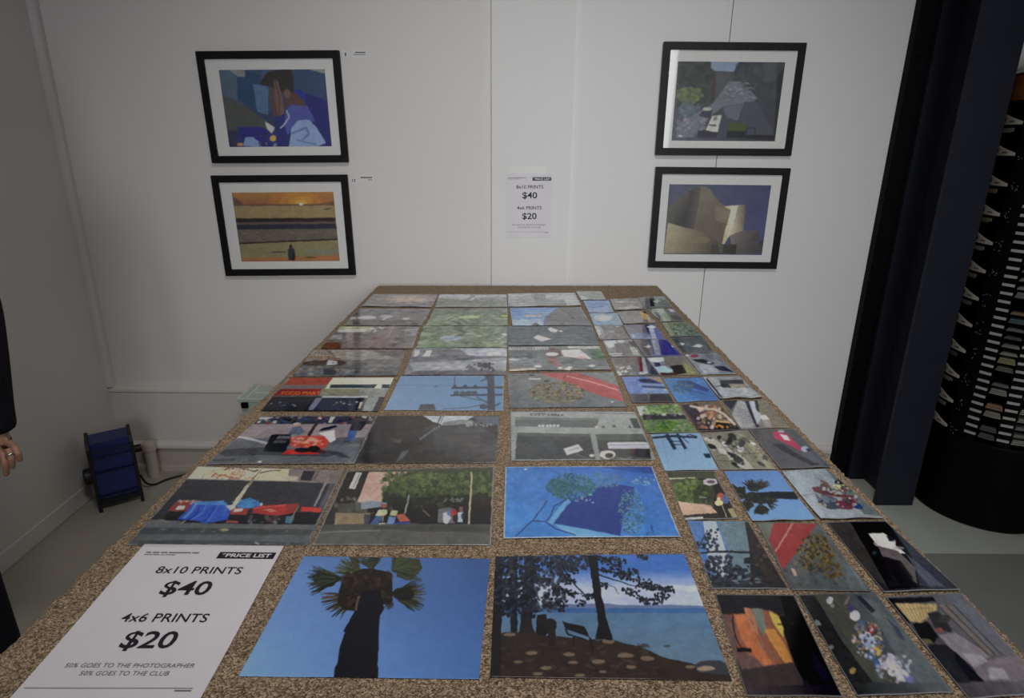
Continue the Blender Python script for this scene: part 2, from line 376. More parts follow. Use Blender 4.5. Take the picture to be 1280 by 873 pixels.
def pic_mesh(name, pc, quad, m, parent, curl, gain, haze=0.0, thick=0.0004, satur=1.0):
    nu, nv = pc.w, pc.h
    img = pc.img.reshape(nv, 2, nu, 2, 3).mean((1, 3)); gy = img.mean(-1, keepdims=True); img = gy + (img - gy) * satur
    a = np.clip((s2l(img) - haze) * gain, 0.002, 0.88)
    pad = np.pad(a, ((0, 1), (0, 1), (0, 0)), 'edge'); pad2 = np.pad(a, ((1, 0), (1, 0), (0, 0)), 'edge')
    cv = (pad + pad2 + np.pad(a, ((0, 1), (1, 0), (0, 0)), 'edge') + np.pad(a, ((1, 0), (0, 1), (0, 0)), 'edge')) / 4
    u = np.linspace(0, 1, nu + 1)[None, :, None]; v = np.linspace(0, 1, nv + 1)[:, None, None]
    q = [np.array(c, float) for c in quad]
    X = (q[0] * (1 - u) + q[1] * u) * (1 - v) + (q[2] * (1 - u) + q[3] * u) * v
    if curl is not None: X[..., 2] += curl(u[..., 0], v[..., 0])
    top = X.reshape(-1, 3); idx = np.arange((nu + 1) * (nv + 1)).reshape(nv + 1, nu + 1)
    quads = np.stack([idx[1:, :-1], idx[1:, 1:], idx[:-1, 1:], idx[:-1, :-1]], -1).reshape(-1, 4)
    rim = np.concatenate([idx[0, :-1], idx[:-1, -1], idx[-1, :0:-1], idx[:0:-1, 0]])
    nrm = np.cross(q[1] - q[0], q[0] - q[2]); nrm = nrm / np.linalg.norm(nrm)
    low = top[rim] - nrm * thick; n0 = len(top); k = len(rim); li = n0 + np.arange(k)
    skirt = np.stack([rim, np.roll(rim, -1), np.roll(li, -1), li], -1)
    V = np.concatenate([top, low]); Fq = np.concatenate([quads, skirt])
    me = bpy.data.meshes.new(name)
    me.vertices.add(len(V)); me.vertices.foreach_set('co', V.astype(np.float32).ravel())
    me.loops.add(Fq.size); me.loops.foreach_set('vertex_index', Fq.ravel().astype(np.int32))
    me.polygons.add(len(Fq))
    me.polygons.foreach_set('loop_start', (np.arange(len(Fq)) * 4).astype(np.int32))
    sm = np.zeros(len(Fq), bool); sm[:len(quads)] = True; me.polygons.foreach_set('use_smooth', sm)
    at = me.color_attributes.new('ink', 'FLOAT_COLOR', 'POINT')
    full = np.concatenate([cv.reshape(-1, 3), cv.reshape(-1, 3)[rim]]); full = np.concatenate([full, np.ones((len(full), 1))], 1)
    at.data.foreach_set('color', full.astype(np.float32).ravel())
    me.update(calc_edges=True); me.validate()
    return link(name, me, m, parent)

# ------------------------------------------------------------------ the room
def slab(name, m, *b, bevel=0.0, kind='structure'):
    o = mbox(name, m, None, *b, bevel=bevel); o['kind'] = kind; return o
WX, WY = -1.735, 2.49                        # left wall, back wall
slab('floor', M_floor_l, -1.9, -0.2, -4.1, 2.75, -0.1, 0.0)
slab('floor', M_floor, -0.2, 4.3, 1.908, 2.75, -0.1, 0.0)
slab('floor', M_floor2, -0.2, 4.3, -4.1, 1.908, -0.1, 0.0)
slab('ceiling', M_ceil, -1.9, 4.3, -4.1, 2.75, 3.2, 3.3)
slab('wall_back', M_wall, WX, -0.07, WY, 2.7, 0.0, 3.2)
slab('wall_back', M_wall_pil, 0.235, 0.806, WY, 2.7, 0.0, 3.2)
slab('wall_back', M_wall_r, 0.808, 4.3, WY - 0.004, 2.7, 0.0, 3.2)
slab('trim_1', M_wall_pil, -0.071, 0.236, 2.469, 2.7, 0.0, 3.2, bevel=0.004)       # flat pilaster behind the table
slab('trim_5', M_wall_r, 0.781, 0.8055, 2.4892, 2.5, 0.0, 3.2)                          # strip of filler tape along the panel joint
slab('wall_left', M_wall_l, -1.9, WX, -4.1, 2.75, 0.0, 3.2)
slab('wall_right', M_wall_r, 4.2, 4.3, -4.1, 2.75, 0.0, 3.2)
bm = bmesh.new()                              # front wall, behind the photographer, with the street window
for b in ((-1.9, -0.7, 0, 3.2), (2.5, 4.3, 0, 3.2), (-0.7, 2.5, 0, 0.95), (-0.7, 2.5, 3.0, 3.2)):
    box(bm, b[0], b[1], -4.1, -3.98, b[2], b[3])
from_bm('wall_front', bm, M_wall_l)['kind'] = 'structure'
bm = bmesh.new()
for x in (-0.68, 0.36, 1.42, 2.46): box(bm, x - 0.02, x + 0.02, -3.97, -3.92, 0.95, 3.0)
for z in (0.97, 2.98): box(bm, -0.7, 2.5, -3.97, -3.92, z - 0.02, z + 0.02)
from_bm('window_1', bm, M_navy)['kind'] = 'structure'
# dado: the lower part of the back wall stands proud, with a rounded ledge on top and a lip at its foot
bm = bmesh.new()
prof = [(2.495, 0.415), (2.484, 0.412), (2.472, 0.406), (2.465, 0.398), (2.463, 0.388), (2.469, 0.380), (2.469, 0.150),
        (2.462, 0.140), (2.456, 0.132), (2.456, 0.120), (2.495, 0.120)]
prism(bm, prof, WX, -0.072, 'x')
from_bm('trim_2', bm, M_dado)['kind'] = 'structure'
bm = bmesh.new()
prism(bm, [(2.490, 0.150), (2.475, 0.140), (2.468, 0.132), (2.468, 0.112), (2.490, 0.112)], 0.237, 1.46, 'x')
from_bm('trim_3', bm, M_dado)['kind'] = 'structure'
bm = bmesh.new()                              # rounded bead in the corner above the ledge
prism(bm, [(WX - 0.005, 2.495)] + [(WX + 0.024 * math.sin(a), 2.495 - 0.02 - 0.02 * math.cos(a)) for a in [i * math.pi / 16 for i in range(9)]] + [(WX + 0.024, 2.495)], 0.41, 3.2, 'z')
from_bm('trim_4', bm, M_wall_l, smooth=False)['kind'] = 'structure'
bm = bmesh.new()
prism(bm, [(2.495, 0.0), (2.495, 0.120), (2.478, 0.120), (2.478, 0.03), (2.470, 0.03), (2.466, 0.022), (2.464, 0.0)], WX, -0.072, 'x')
from_bm('baseboard_back', bm, M_base)['kind'] = 'structure'
bm = bmesh.new()
prism(bm, [(2.495, 0.0), (2.495, 0.112), (2.479, 0.112), (2.476, 0.0)], 0.237, 1.46, 'x')
from_bm('baseboard_back', bm, M_base)['kind'] = 'structure'
bm = bmesh.new()
prism(bm, [(WX - 0.01, 0.006), (WX - 0.01, 0.075), (WX + 0.001, 0.075), (WX + 0.0035, 0.070), (WX + 0.0035, 0.006)], -4.0, 2.463, 'y')
from_bm('baseboard_left', bm, M_wall_l)['kind'] = 'structure'

# steel column: an I-beam in front of a plate on the wall
bm = bmesh.new()
prism(bm, [(1.539, 2.225), (1.698, 2.225), (1.698, 2.240), (1.625, 2.240), (1.625, 2.436), (1.698, 2.436), (1.698, 2.451), (1.539, 2.451), (1.539, 2.436), (1.612, 2.436), (1.612, 2.240), (1.539, 2.240)], 0.0, 3.2)
post = from_bm('column', bm, M_navy); post['kind'] = 'structure'
pl = mbox('back_plate', M_blackm, post, 1.469, 1.775, 2.452, 2.4855, 0.0, 3.2, bevel=0.002)
bm = bmesh.new()
for z in (0.35, 1.05, 1.75, 2.45):
    for x in (1.50, 1.74):
        lathe(bm, [(0.009, 0), (0.009, 0.004), (0.004, 0.007)], 6, Matrix.Translation((x, 2.452, z)) @ Matrix.Rotation(math.pi / 2, 4, 'X'))
from_bm('bolt_heads', bm, M_blackm, post)

# ------------------------------------------------------------------ the table
table = empty('display_table', (0.03, 1.2, 0), 'long table with a top covered in speckled brown carpet, standing against the wall', 'table')
def tl(x, y, z): return (x - 0.03, y - 1.2, z)
bm = bmesh.new()                              # carpeted top: dense rim so the pile edge is ragged
C4 = [(-0.578, 0.02), (0.588, 0.02), (0.612, 2.463), (-0.530, 2.420)]
NU, NV = 160, 340
rng = random.Random(5)
def tp(u, v):
    a = Vector(C4[0]).lerp(Vector(C4[1]), u); b = Vector(C4[3]).lerp(Vector(C4[2]), u); return a.lerp(b, v)
ring = [(i / NU, 0) for i in range(NU)] + [(1, j / NV) for j in range(NV)] + [(1 - i / NU, 1) for i in range(NU)] + [(0, 1 - j / NV) for j in range(NV)]
cen = tp(.5, .5); loops = []
for inset, z in ((0.012, TZ), (0.004, TZ - 0.002), (0.0, TZ - 0.010), (0.0, TZ - 0.028), (0.006, TZ - 0.034)):
    lp = []
    for u, v in ring:
        p = tp(u, v); d = Vector((0, 0))
        if u == 0: d.x = 1
        if u == 1: d.x = -1
        if v == 0: d.y = 1
        if v == 1: d.y = -1
        j = rng.uniform(-0.0022, 0.0022); jz = rng.uniform(-0.0016, 0.0016) if z < TZ else 0
        q = p + d * (inset + j)
        lp.append(bm.verts.new(tl(q.x, q.y, z + jz)))
    loops.append(lp)
n = len(ring)
for a, b in zip(loops, loops[1:]):
    for i in range(n): bm.faces.new((a[i], a[(i + 1) % n], b[(i + 1) % n], b[i]))
bm.faces.new(loops[0]); bm.faces.new(loops[-1][::-1])
from_bm('carpeted_top', bm, M_carpet, table)
bm = bmesh.new()
for b in ((-0.50, 0.53, 0.10, 0.125, 0.75, 0.845), (-0.50, 0.53, 2.34, 2.365, 0.75, 0.845), (-0.50, -0.475, 0.125, 2.34, 0.75, 0.845), (0.505, 0.53, 0.125, 2.34, 0.75, 0.845)):
    box(bm, b[0] - 0.03, b[1] - 0.03, b[2] - 1.2, b[3] - 1.2, b[4], b[5])
from_bm('apron', bm, M_timber, table)
for x in (-0.465, 0.435):
    for y in (0.13, 2.27): mbox('leg', M_timber, table, x - 0.03, x + 0.03, y - 1.2, y - 1.14, 0.0, 0.75, bevel=0.004)

# ------------------------------------------------------------------ objects on the floor
fan = empty('floor_fan', (-1.612, 2.235, 0), 'blue drum floor fan with black end plates in the corner', 'fan', rz=math.radians(35))
bm = bmesh.new()
prof = [(-0.060, 0.045), (-0.070, 0.075), (-0.073, 0.165), (-0.066, 0.172), (-0.068, 0.178), (-0.071, 0.232), (-0.063, 0.238), (-0.062, 0.262), (-0.054, 0.268),
        (-0.052, 0.293), (0.050, 0.293), (0.068, 0.22), (0.068, 0.10), (0.056, 0.045)]
prism(bm, prof, -0.066, 0.066, 'x'); from_bm('housing', bm, M_bluep, fan, bevel=0.002)
for z in (0.066, 0.170, 0.235, 0.266): mbox('ridge', M_bluep2, fan, -0.0658, 0.0658, -0.0765, -0.062, z - 0.003, z + 0.003, bevel=0.001)
mbox('underside', M_blackp, fan, -0.066, 0.066, -0.062, 0.056, 0.022, 0.0445)
for s in (-1, 1):
    bm = bmesh.new(); x0, x1 = sorted((s * 0.0665, s * 0.079))
    prism(bm, [(-0.078, 0.06), (-0.080, 0.28), (-0.072, 0.30), (0.060, 0.30), (0.078, 0.23), (0.078, 0.06), (0.066, 0.0), (0.054, 0.0), (0.040, 0.045), (-0.040, 0.045), (-0.060, 0.0), (-0.072, 0.0)], x0, x1, 'x')
    from_bm('end_plate', bm, M_blackp, fan, bevel=0.001)
bm = bmesh.new(); lathe(bm, [(0.0, 0), (0.034, 0.0), (0.034, 0.022), (0.028, 0.028), (0, 0.028)], 24, Matrix.Translation((-0.079, -0.020, 0.145)) @ Matrix.Rotation(-math.pi / 2, 4, 'Y'))
from_bm('motor_cap', bm, M_blackp, fan)
bm = bmesh.new(); lathe(bm, [(0.0, 0), (0.016, 0.0), (0.016, 0.026), (0, 0.026)], 20, Matrix.Translation((0.079, 0.02, 0.20)) @ Matrix.Rotation(math.pi / 2, 4, 'Y'))
from_bm('switch_knob', bm, M_blackp, fan)

pipe = empty('pipe_stub', (-1.578, 2.424, 0), 'short off white capped pipe rising from the floor beside the blue fan', 'pipe')
bm = bmesh.new(); lathe(bm, [(0.023, 0), (0.023, 0.135)], 28); from_bm('pipe_body', bm, M_pvc, pipe, smooth=False)
bm = bmesh.new(); lathe(bm, [(0.0265, 0.128), (0.0275, 0.132), (0.0275, 0.160), (0.025, 0.167), (0.012, 0.172), (0.0, 0.173)], 28); from_bm('cap', bm, M_pvc, pipe)

bm = bmesh.new()
tube(bm, smooth_path([(-1.556, 2.299, 0.075), (-1.547, 2.312, 0.03), (-1.53, 2.34, 0.006), (-1.505, 2.378, 0.005), (-1.46, 2.415, 0.005), (-1.40, 2.437, 0.005), (-1.28, 2.445, 0.005), (-1.0, 2.44, 0.005), (-0.7, 2.43, 0.005)]), 0.0045, 8)
tag(from_bm('power_cord', bm, M_blackp, smooth=True), 'black power cord on the floor running from the blue fan along the wall', 'cord')
stool = empty('low_stool', (-0.79, 2.30, 0), 'low wooden stool hidden by the table under the pale green storage box', 'stool')
mbox('seat', M_timber, stool, -0.19, 0.21, -0.09, 0.13, 0.33, 0.357, bevel=0.004)
for x in (-0.17, 0.16):
    for y in (-0.075, 0.085): mbox('leg', M_timber, stool, x, x + 0.03, y, y + 0.03, 0, 0.33)
sb = empty('storage_box', (-1.105, 2.295, 0.358), 'pale green plastic storage box with a ribbed lid behind the table edge', 'box')
bm = bmesh.new()
a = bm.verts; v0 = box(bm, 0.006, 0.44, 0.004, 0.142, 0.0, 0.060)
for v in v0[:4]:
    v.co.x += 0.012 if v.co.x < 0.2 else -0.012; v.co.y += 0.008 if v.co.y < 0.07 else -0.008
from_bm('tub', bm, M_crate, sb, bevel=0.004)
bm = bmesh.new(); box(bm, 0.0, 0.446, 0.0, 0.148, 0.0605, 0.070)
from_bm('lid', bm, M_crate, sb, bevel=0.002)
bm = bmesh.new()
for x in (0.006, 0.036, 0.20, 0.232, 0.41): box(bm, x, x + 0.010, 0.004, 0.144, 0.0702, 0.0755)
box(bm, 0.0, 0.446, 0.0, 0.006, 0.0702, 0.0745); box(bm, 0.05, 0.4, 0.066, 0.072, 0.0702, 0.0745)
from_bm('lid_ribs', bm, M_crate2, sb, bevel=0.001)
mbox('latch', M_blackm, sb, 0.020, 0.046, -0.006, 0.0035, 0.034, 0.056, bevel=0.002)
mbox('foot', M_dkgreen, sb, 0.045, 0.09, -0.002, 0.01, 0.0, 0.012)

# ------------------------------------------------------------------ revolving rack
RX, RY, RR = 1.979, 2.254, 0.2326
rack = empty('revolving_rack', (RX, RY, 0), 'tall round black revolving leaflet rack with rows of white labels, right of the column', 'rack')
def arc(bm, a0, a1, z0, z1, r0, r1, n=4, zt=None):
    """curved plate between two angles (degrees); zt gives a top height per step"""
    ins, outs = [], []
    for k in range(n + 1):
        a = math.radians(a0 + (a1 - a0) * k / n); top = z1 if zt is None else zt[k]
        ins.append([bm.verts.new((r0 * math.cos(a), r0 * math.sin(a), z)) for z in (z0, top)])
        outs.append([bm.verts.new((r1 * math.cos(a), r1 * math.sin(a), z)) for z in (z0, top)])
    for k in range(n):
        i, j, p, q = ins[k], ins[k + 1], outs[k], outs[k + 1]
        bm.faces.new((p[0], q[0], q[1], p[1])); bm.faces.new((i[0], i[1], j[1], j[0]))
        bm.faces.new((p[1], q[1], j[1], i[1])); bm.faces.new((p[0], i[0], j[0], q[0]))
    for s in (0, n): bm.faces.new((ins[s][0], outs[s][0], outs[s][1], ins[s][1]))
bm = bmesh.new(); lathe(bm, [(0.20, 0.0), (RR - 0.004, 0.004), (RR, 0.012), (RR, 0.348), (RR - 0.003, 0.356), (0.21, 0.358)], 72); from_bm('base_drum', bm, M_blackm, rack)
bm = bmesh.new(); lathe(bm, [(0.19, 0.359), (0.19, 1.584)], 72); from_bm('core', bm, M_blackm, rack)
bm = bmesh.new(); lathe(bm, [(0.20, 1.585), (RR, 1.588), (RR, 1.668), (0.21, 1.672)], 72); from_bm('wood_band', bm, M_wood, rack, bevel=0.0)
bm = bmesh.new(); lathe(bm, [(0.22, 1.673), (0.225, 1.678), (0.16, 1.72), (0.05, 1.755), (0.0, 1.758)], 72); from_bm('top_cap', bm, M_steel, rack)
# black fronts between the openings
bm = bmesh.new()
for a0, a1 in ((100, 162), (190.5, 206.3), (256.5, 300)): arc(bm, a0, a1, 0.36, 1.583, 0.1905, RR - 0.002, 8)
for a0, a1 in ((206.3, 217.2), (232.0, 243.4)): arc(bm, a0, a1, 0.36, 1.583, 0.1905, RR - 0.004, 4)
for k in range(13): arc(bm, 162, 190.5, 0.36 + 0.104 * k - 0.012, 0.36 + 0.104 * k + 0.012 if k < 12 else 1.583, 0.1905, RR - 0.004, 6)
from_bm('front_panels', bm, M_blackm, rack)
ZS = [0.385 + 0.0305 * k for k in range(38)]
bm = bmesh.new()
for z in ZS + [1.545]:
    for a0, a1 in ((217.3, 231.9), (243.5, 256.4)): arc(bm, a0, a1, z - 0.0130, z - 0.0115, 0.1905, RR - 0.004, 4)
from_bm('shelves', bm, M_blackm, rack)
for z in ZS:
    for a0, a1 in ((206.8, 216.3), (232.6, 241.9)):
        bm = bmesh.new(); arc(bm, a0, a1, z - 0.0048, z + 0.0048, RR - 0.0036, RR - 0.0014, 3); from_bm('label_strip', bm, M_label, rack)
for k in range(12):
    z = 0.369 + 0.1036 * k
    bm = bmesh.new()
    n = 14; angs = [162 + 28 * i / n for i in range(n + 1)]
    zt = [z + (0.012 + 0.022 * (a - 162) / 8 if a < 170 else 0.034 - 0.024 * (a - 170) / 20) for a in angs]
    arc(bm, 162, 190, z, z, RR - 0.0035, RR - 0.0015, n, zt); tg = from_bm('tag_card', bm, M_tag, rack)
    bm = bmesh.new(); arc(bm, 165.5, 171.5, z + 0.010, z + 0.024, RR - 0.0014, RR - 0.0010, 4)
    from_bm('emblem', bm, [M_ink, M_ink, M_wood, M_ink][k % 4] if k else M_lip, tg)
    bm = bmesh.new(); arc(bm, 176, 182, z + 0.008, z + 0.013, RR - 0.0014, RR - 0.0010, 3); from_bm('lettering', bm, M_ink2, tg)
bm = bmesh.new(); rng = random.Random(3)
for k in range(12):
    for i in range(8):
        a = math.radians(193 + rng.uniform(0, 7.5)); z = 0.372 + 0.1036 * k + rng.uniform(-0.02, 0.028)
        m4 = Matrix.Translation(((RR - 0.0021) * math.cos(a), (RR - 0.0021) * math.sin(a), z)) @ Matrix.Rotation(a, 4, 'Z') @ Matrix.Rotation(math.pi / 2, 4, 'Y')
        lathe(bm, [(0.0011, 0), (0.0011, 0.0012)], 6, m4)
from_bm('lit_holes', bm, M_tag, rack)  # pale studs for lit pegboard holes, their light put into the colour
LCOLS = [(0.42, 0.40, 0.33), (0.24, 0.25, 0.19), (0.45, 0.28, 0.15), (0.30, 0.31, 0.28), (0.42, 0.40, 0.20), (0.12, 0.22, 0.24), (0.5, 0.49, 0.44), (0.16, 0.16, 0.15)]
LM = [mat('leaflet_paper_%d' % i, [q * .62 for q in c], 0.7, var=0.35, scale=9, stretch=(1, 1, 60)) for i, c in enumerate(LCOLS)]
rng = random.Random(11)
proto = {}
ONES = ['', 'first', 'second', 'third', 'fourth', 'fifth', 'sixth', 'seventh', 'eighth', 'ninth', 'tenth', 'eleventh', 'twelfth', 'thirteenth', 'fourteenth', 'fifteenth', 'sixteenth', 'seventeenth', 'eighteenth', 'nineteenth']
def ordinal(n): return ONES[n] if n < 20 else {20: 'twentieth', 30: 'thirtieth'}.get(n) or ('twenty-' if n < 30 else 'thirty-') + ONES[n % 10]
cnt = [0, 0]
for z in ZS:
    for ci, (a0, a1) in enumerate(((217.8, 231.4), (244.0, 255.9))):
        if rng.random() < 0.12: continue
        h = rng.choice((0.010, 0.016, 0.021)); mi = rng.randrange(8) if ci == 0 else 6
        key = (ci, h, mi)
        if key not in proto:
            bm = bmesh.new()
            for t in range(5): arc(bm, a0 + 0.25 * t, a1 - 0.3 * t, h * t / 5, h * (t + 0.72) / 5, 0.192, RR - 0.006 - 0.0018 * ((t * 2 + mi) % 4), 4)
            o = from_bm('leaflet_stack', bm, LM[mi]); proto[key] = o
        else:
            o = proto[key].copy(); COL.objects.link(o)
        o.location = (RX, RY, z - 0.0112)
        cnt[ci] += 1
        tag(o, ordinal(cnt[ci]) + ' leaflet stack from the bottom, ' + ('between the two label columns of the black rack' if ci == 0 else 'right of both label columns of the black rack'), 'leaflets',
            'leaflets in the middle slots of the rack' if ci == 0 else 'leaflets in the right slots of the rack')

for k in (1, 2, 3, 5, 6, 7, 8, 9, 11):
    z = 0.369 + 0.1036 * k
    bm = bmesh.new(); arc(bm, 164, 181 + (k % 3), -0.021 - 0.002 * (k % 2), -0.011, RR - 0.0036, RR - 0.0022, 5); arc(bm, 166, 180, -0.026, -0.0225, RR - 0.0036, RR - 0.0026, 5)
    o = from_bm('pocket_leaflet', bm, LM[(2, 3, 0, 7, 4, 1, 3, 0, 4)[k % 9]])
    o.location = (RX, RY, z)
    tag(o, 'folded leaflet poking out below the ' + ordinal(k + 1) + ' cream tag from the bottom of the black rack', 'leaflet', 'leaflets under the tags of the rack')

# ------------------------------------------------------------------ framed photographs on the wall (built below by framed())
def framed(px, label, paint, inner, tilt_y):
    """px: outer corners TL TR BL BR in the photograph; inner: crop of the picture as fractions of the frame (u0,u1,v0,v1)"""
    Y = tilt_y
    c = [ony(*q, Y) for q in px]
    W = (np.linalg.norm(c[1] - c[0]) + np.linalg.norm(c[3] - c[2])) / 2; H = (np.linalg.norm(c[2] - c[0]) + np.linalg.norm(c[3] - c[1])) / 2
    ctr = sum(c) / 4; ang = math.atan2((c[1] - c[0])[2] + (c[3] - c[2])[2], (c[1] - c[0])[0] + (c[3] - c[2])[0])
    o = empty('framed_photograph', (ctr[0], Y, ctr[2]), label, 'picture', 'framed photographs on the back wall')
    o.rotation_euler = (0, -ang, 0)
    bw = 0.0265; D = WY - Y - 0.0055
    bm = bmesh.new()
    def rect(w_, h_, y): return [bm.verts.new((sx * w_ / 2, y, sz * h_ / 2)) for sx, sz in ((-1, -1), (1, -1), (1, 1), (-1, 1))]
    A, B, Cc, Dd = rect(W, H, D), rect(W, H, 0), rect(W - 2 * bw, H - 2 * bw, 0), rect(W - 2 * bw, H - 2 * bw, 0.010)
    Ee = rect(W - 2 * bw, H - 2 * bw, D)
    for P_, Q_ in ((A, B), (B, Cc), (Cc, Ee), (Ee, A)):
        for i in range(4): bm.faces.new((P_[i], P_[(i + 1) % 4], Q_[(i + 1) % 4], Q_[i]))
    bmesh.ops.delete(bm, geom=Dd, context='VERTS')
    from_bm('frame_border', bm, M_black, o, bevel=0.0015)
    mbox('mat_board', M_matboard, o, -W / 2 + bw, W / 2 - bw, 0.009, 0.012, -H / 2 + bw, H / 2 - bw)
    bm = bmesh.new(); bm.faces.new([bm.verts.new((sx * (W / 2 - bw), 0.0050, sz * (H / 2 - bw))) for sx, sz in ((-1, -1), (1, -1), (1, 1), (-1, 1))]); from_bm('glass', bm, M_glass, o)
    u0, u1, v0, v1 = inner
    R_ = Matrix.Rotation(-ang, 3, 'Y')
    def w3(u, v): return Vector((ctr[0], Y, ctr[2])) + R_ @ Vector(((u - .5) * W, 0.0086, (.5 - v) * H))
    q = [w3(u0, v0), w3(u1, v0), w3(u0, v1), w3(u1, v1)]
    pc = Pic(q, 220, 160); paint(pc); finish(pc, .003, .45, blur=3)
    loc = [Vector(((u - .5) * W, 0.0086, (.5 - v) * H)) for u, v in ((u0, v0), (u1, v0), (u0, v1), (u1, v1))]
    pic_mesh('photo', pc, loc, M_art, o, curl=None, gain=GAIN_ART, satur=.8)
    return o

# ------------------------------------------------------------------ what each photograph shows
GR, DK = (110, 108, 108), (35, 32, 32)
def a_player(p):
    p.at(230, 50, 5.12).G((70, 95, 125), (50, 75, 120), (40, 50, 70), (30, 35, 110))
    p.P([(190, 180), (330, 180), (390, 480), (260, 690)], (72, 95, 118)); p.P([(240, 350), (340, 390), (560, 540), (600, 600), (260, 575)], (75, 80, 78))
    p.P([(335, 185), (500, 185), (470, 400), (560, 480), (420, 430), (345, 390)], (38, 68, 110)); p.P([(440, 280), (540, 300), (540, 480), (470, 460)], (72, 108, 148))
    p.P([(280, 185), (390, 185), (388, 240), (345, 235)], (130, 135, 135)); p.L([(400, 190), (900, 330)], 6, (75, 95, 120))
    p.P([(700, 190), (900, 190), (905, 380), (700, 300)], (48, 72, 112)); p.P([(800, 188), (900, 188), (900, 215)], (140, 145, 135))
    p.P([(780, 340), (910, 390), (935, 690), (780, 690)], (32, 38, 120))
    p.P([(255, 580), (340, 575), (360, 690), (262, 690)], (45, 50, 85)); p.P([(345, 560), (480, 555), (620, 600), (620, 690), (340, 690)], (40, 42, 130))
    p.P([(390, 625), (440, 620), (490, 660), (480, 685), (380, 680)], (120, 150, 200)); p.S(14, (480, 600, 590, 690), 6, 14, [(40, 45, 60), (120, 140, 180), (60, 70, 110)])
    p.P([(520, 520), (580, 560), (560, 600), (530, 570)], (185, 185, 185)); p.E(570, 630, 22, 20, (200, 170, 60)); p.E(360, 668, 22, 12, (190, 140, 80))
    p.P([(700, 320), (745, 318), (780, 360), (775, 420), (700, 400)], (30, 45, 160))
    p.P([(640, 480), (680, 410), (790, 420), (840, 520), (700, 560), (610, 690), (600, 590)], (70, 80, 165))
    p.P([(590, 470), (650, 460), (640, 540), (690, 690), (595, 690), (580, 560)], (38, 42, 120))
    p.P([(690, 560), (730, 515), (800, 510), (850, 560), (910, 660), (860, 680), (670, 685)], (132, 158, 208)); p.L([(690, 600), (780, 560), (800, 600), (760, 640)], 12, (90, 115, 175)); p.L([(720, 640), (850, 670)], 10, (100, 125, 180))
    p.P([(650, 330), (690, 320), (770, 390), (775, 425), (680, 415), (640, 440)], (88, 62, 54))
    p.P([(480, 280), (530, 210), (600, 188), (690, 190), (705, 290), (700, 340), (650, 330), (600, 345), (560, 300), (500, 290)], (48, 42, 42))
    p.P([(545, 300), (580, 310), (600, 420), (610, 490), (570, 490), (545, 380)], (85, 65, 62)); p.P([(575, 255), (600, 262), (630, 360), (645, 470), (605, 490), (580, 380)], (112, 84, 78)); p.L([(585, 262), (612, 380), (610, 480)], 6, (70, 48, 45))
    p.L([(655, 450), (672, 490), (650, 535), (615, 565)], 9, (170, 175, 190)); p.E(660, 345, 22, 30, (120, 85, 72))
def a_sunset(p):
    p.at(250, 205, 5.565).G((140, 100, 75), (170, 105, 40), (90, 75, 60), (150, 100, 65))
    for i, y in enumerate(range(190, 295, 7)):
        t = i / 15; p.P([(200, y), (960, y), (960, y + 8), (200, y + 8)], (175 - 30 * t, 125 - 45 * t, 55 + 5 * t))
    for r, c in ((230, (190, 115, 40)), (150, (205, 135, 40)), (90, (215, 155, 45)), (45, (225, 180, 70))): p.E(700, 275, r, r * .55, c, .45)
    p.P([(200, 230), (250, 240), (300, 275), (300, 300), (200, 300)], (95, 70, 60), .8); p.L([(200, 288), (560, 287), (930, 283)], 12, (110, 75, 60)); p.P([(800, 285), (860, 268), (930, 260), (930, 290)], (120, 75, 55), .7)
    p.E(702, 280, 14, 8, (250, 235, 190))
    p.P([(200, 293), (940, 290), (945, 375), (210, 380)], (150, 128, 82)); p.S(60, (215, 300, 935, 372), 10, 30, [(165, 142, 95), (135, 115, 78)], .4, asp=.12); p.L([(860, 313), (915, 311)], 5, (60, 45, 40))
    p.P([(210, 380), (940, 374), (945, 405), (215, 415)], (42, 34, 34)); p.P([(215, 408), (945, 400), (945, 418), (215, 425)], (95, 82, 75)); p.P([(215, 424), (945, 415), (950, 450), (220, 460)], (42, 42, 58))
    p.P([(220, 458), (950, 450), (955, 530), (225, 555)], (98, 92, 78)); p.S(90, (230, 460, 950, 535), 8, 26, [(115, 105, 90), (85, 80, 66), (125, 112, 85)], .5, asp=.25)
    p.L([(225, 556), (560, 540), (960, 525)], 10, (45, 36, 30)); p.P([(225, 560), (560, 547), (960, 532), (965, 640), (235, 660)], (135, 125, 82)); p.S(40, (240, 570, 960, 640), 15, 50, [(120, 120, 95), (150, 135, 85)], .4, asp=.2)
    p.E(550, 614, 55, 8, (85, 80, 70)); p.P([(230, 655), (600, 650), (960, 635), (970, 680), (230, 680)], (170, 105, 60)); p.E(770, 650, 40, 5, (100, 60, 40)); p.P([(720, 595), (960, 590), (960, 630), (730, 630)], (118, 122, 105), .7)
    p.P([(612, 600), (620, 588), (645, 586), (658, 600), (665, 640), (660, 670), (618, 670), (613, 635)], (42, 46, 52)); p.E(632, 573, 10, 14, (30, 28, 28)); p.P([(645, 625), (665, 640), (660, 672), (640, 672)], (25, 20, 20))
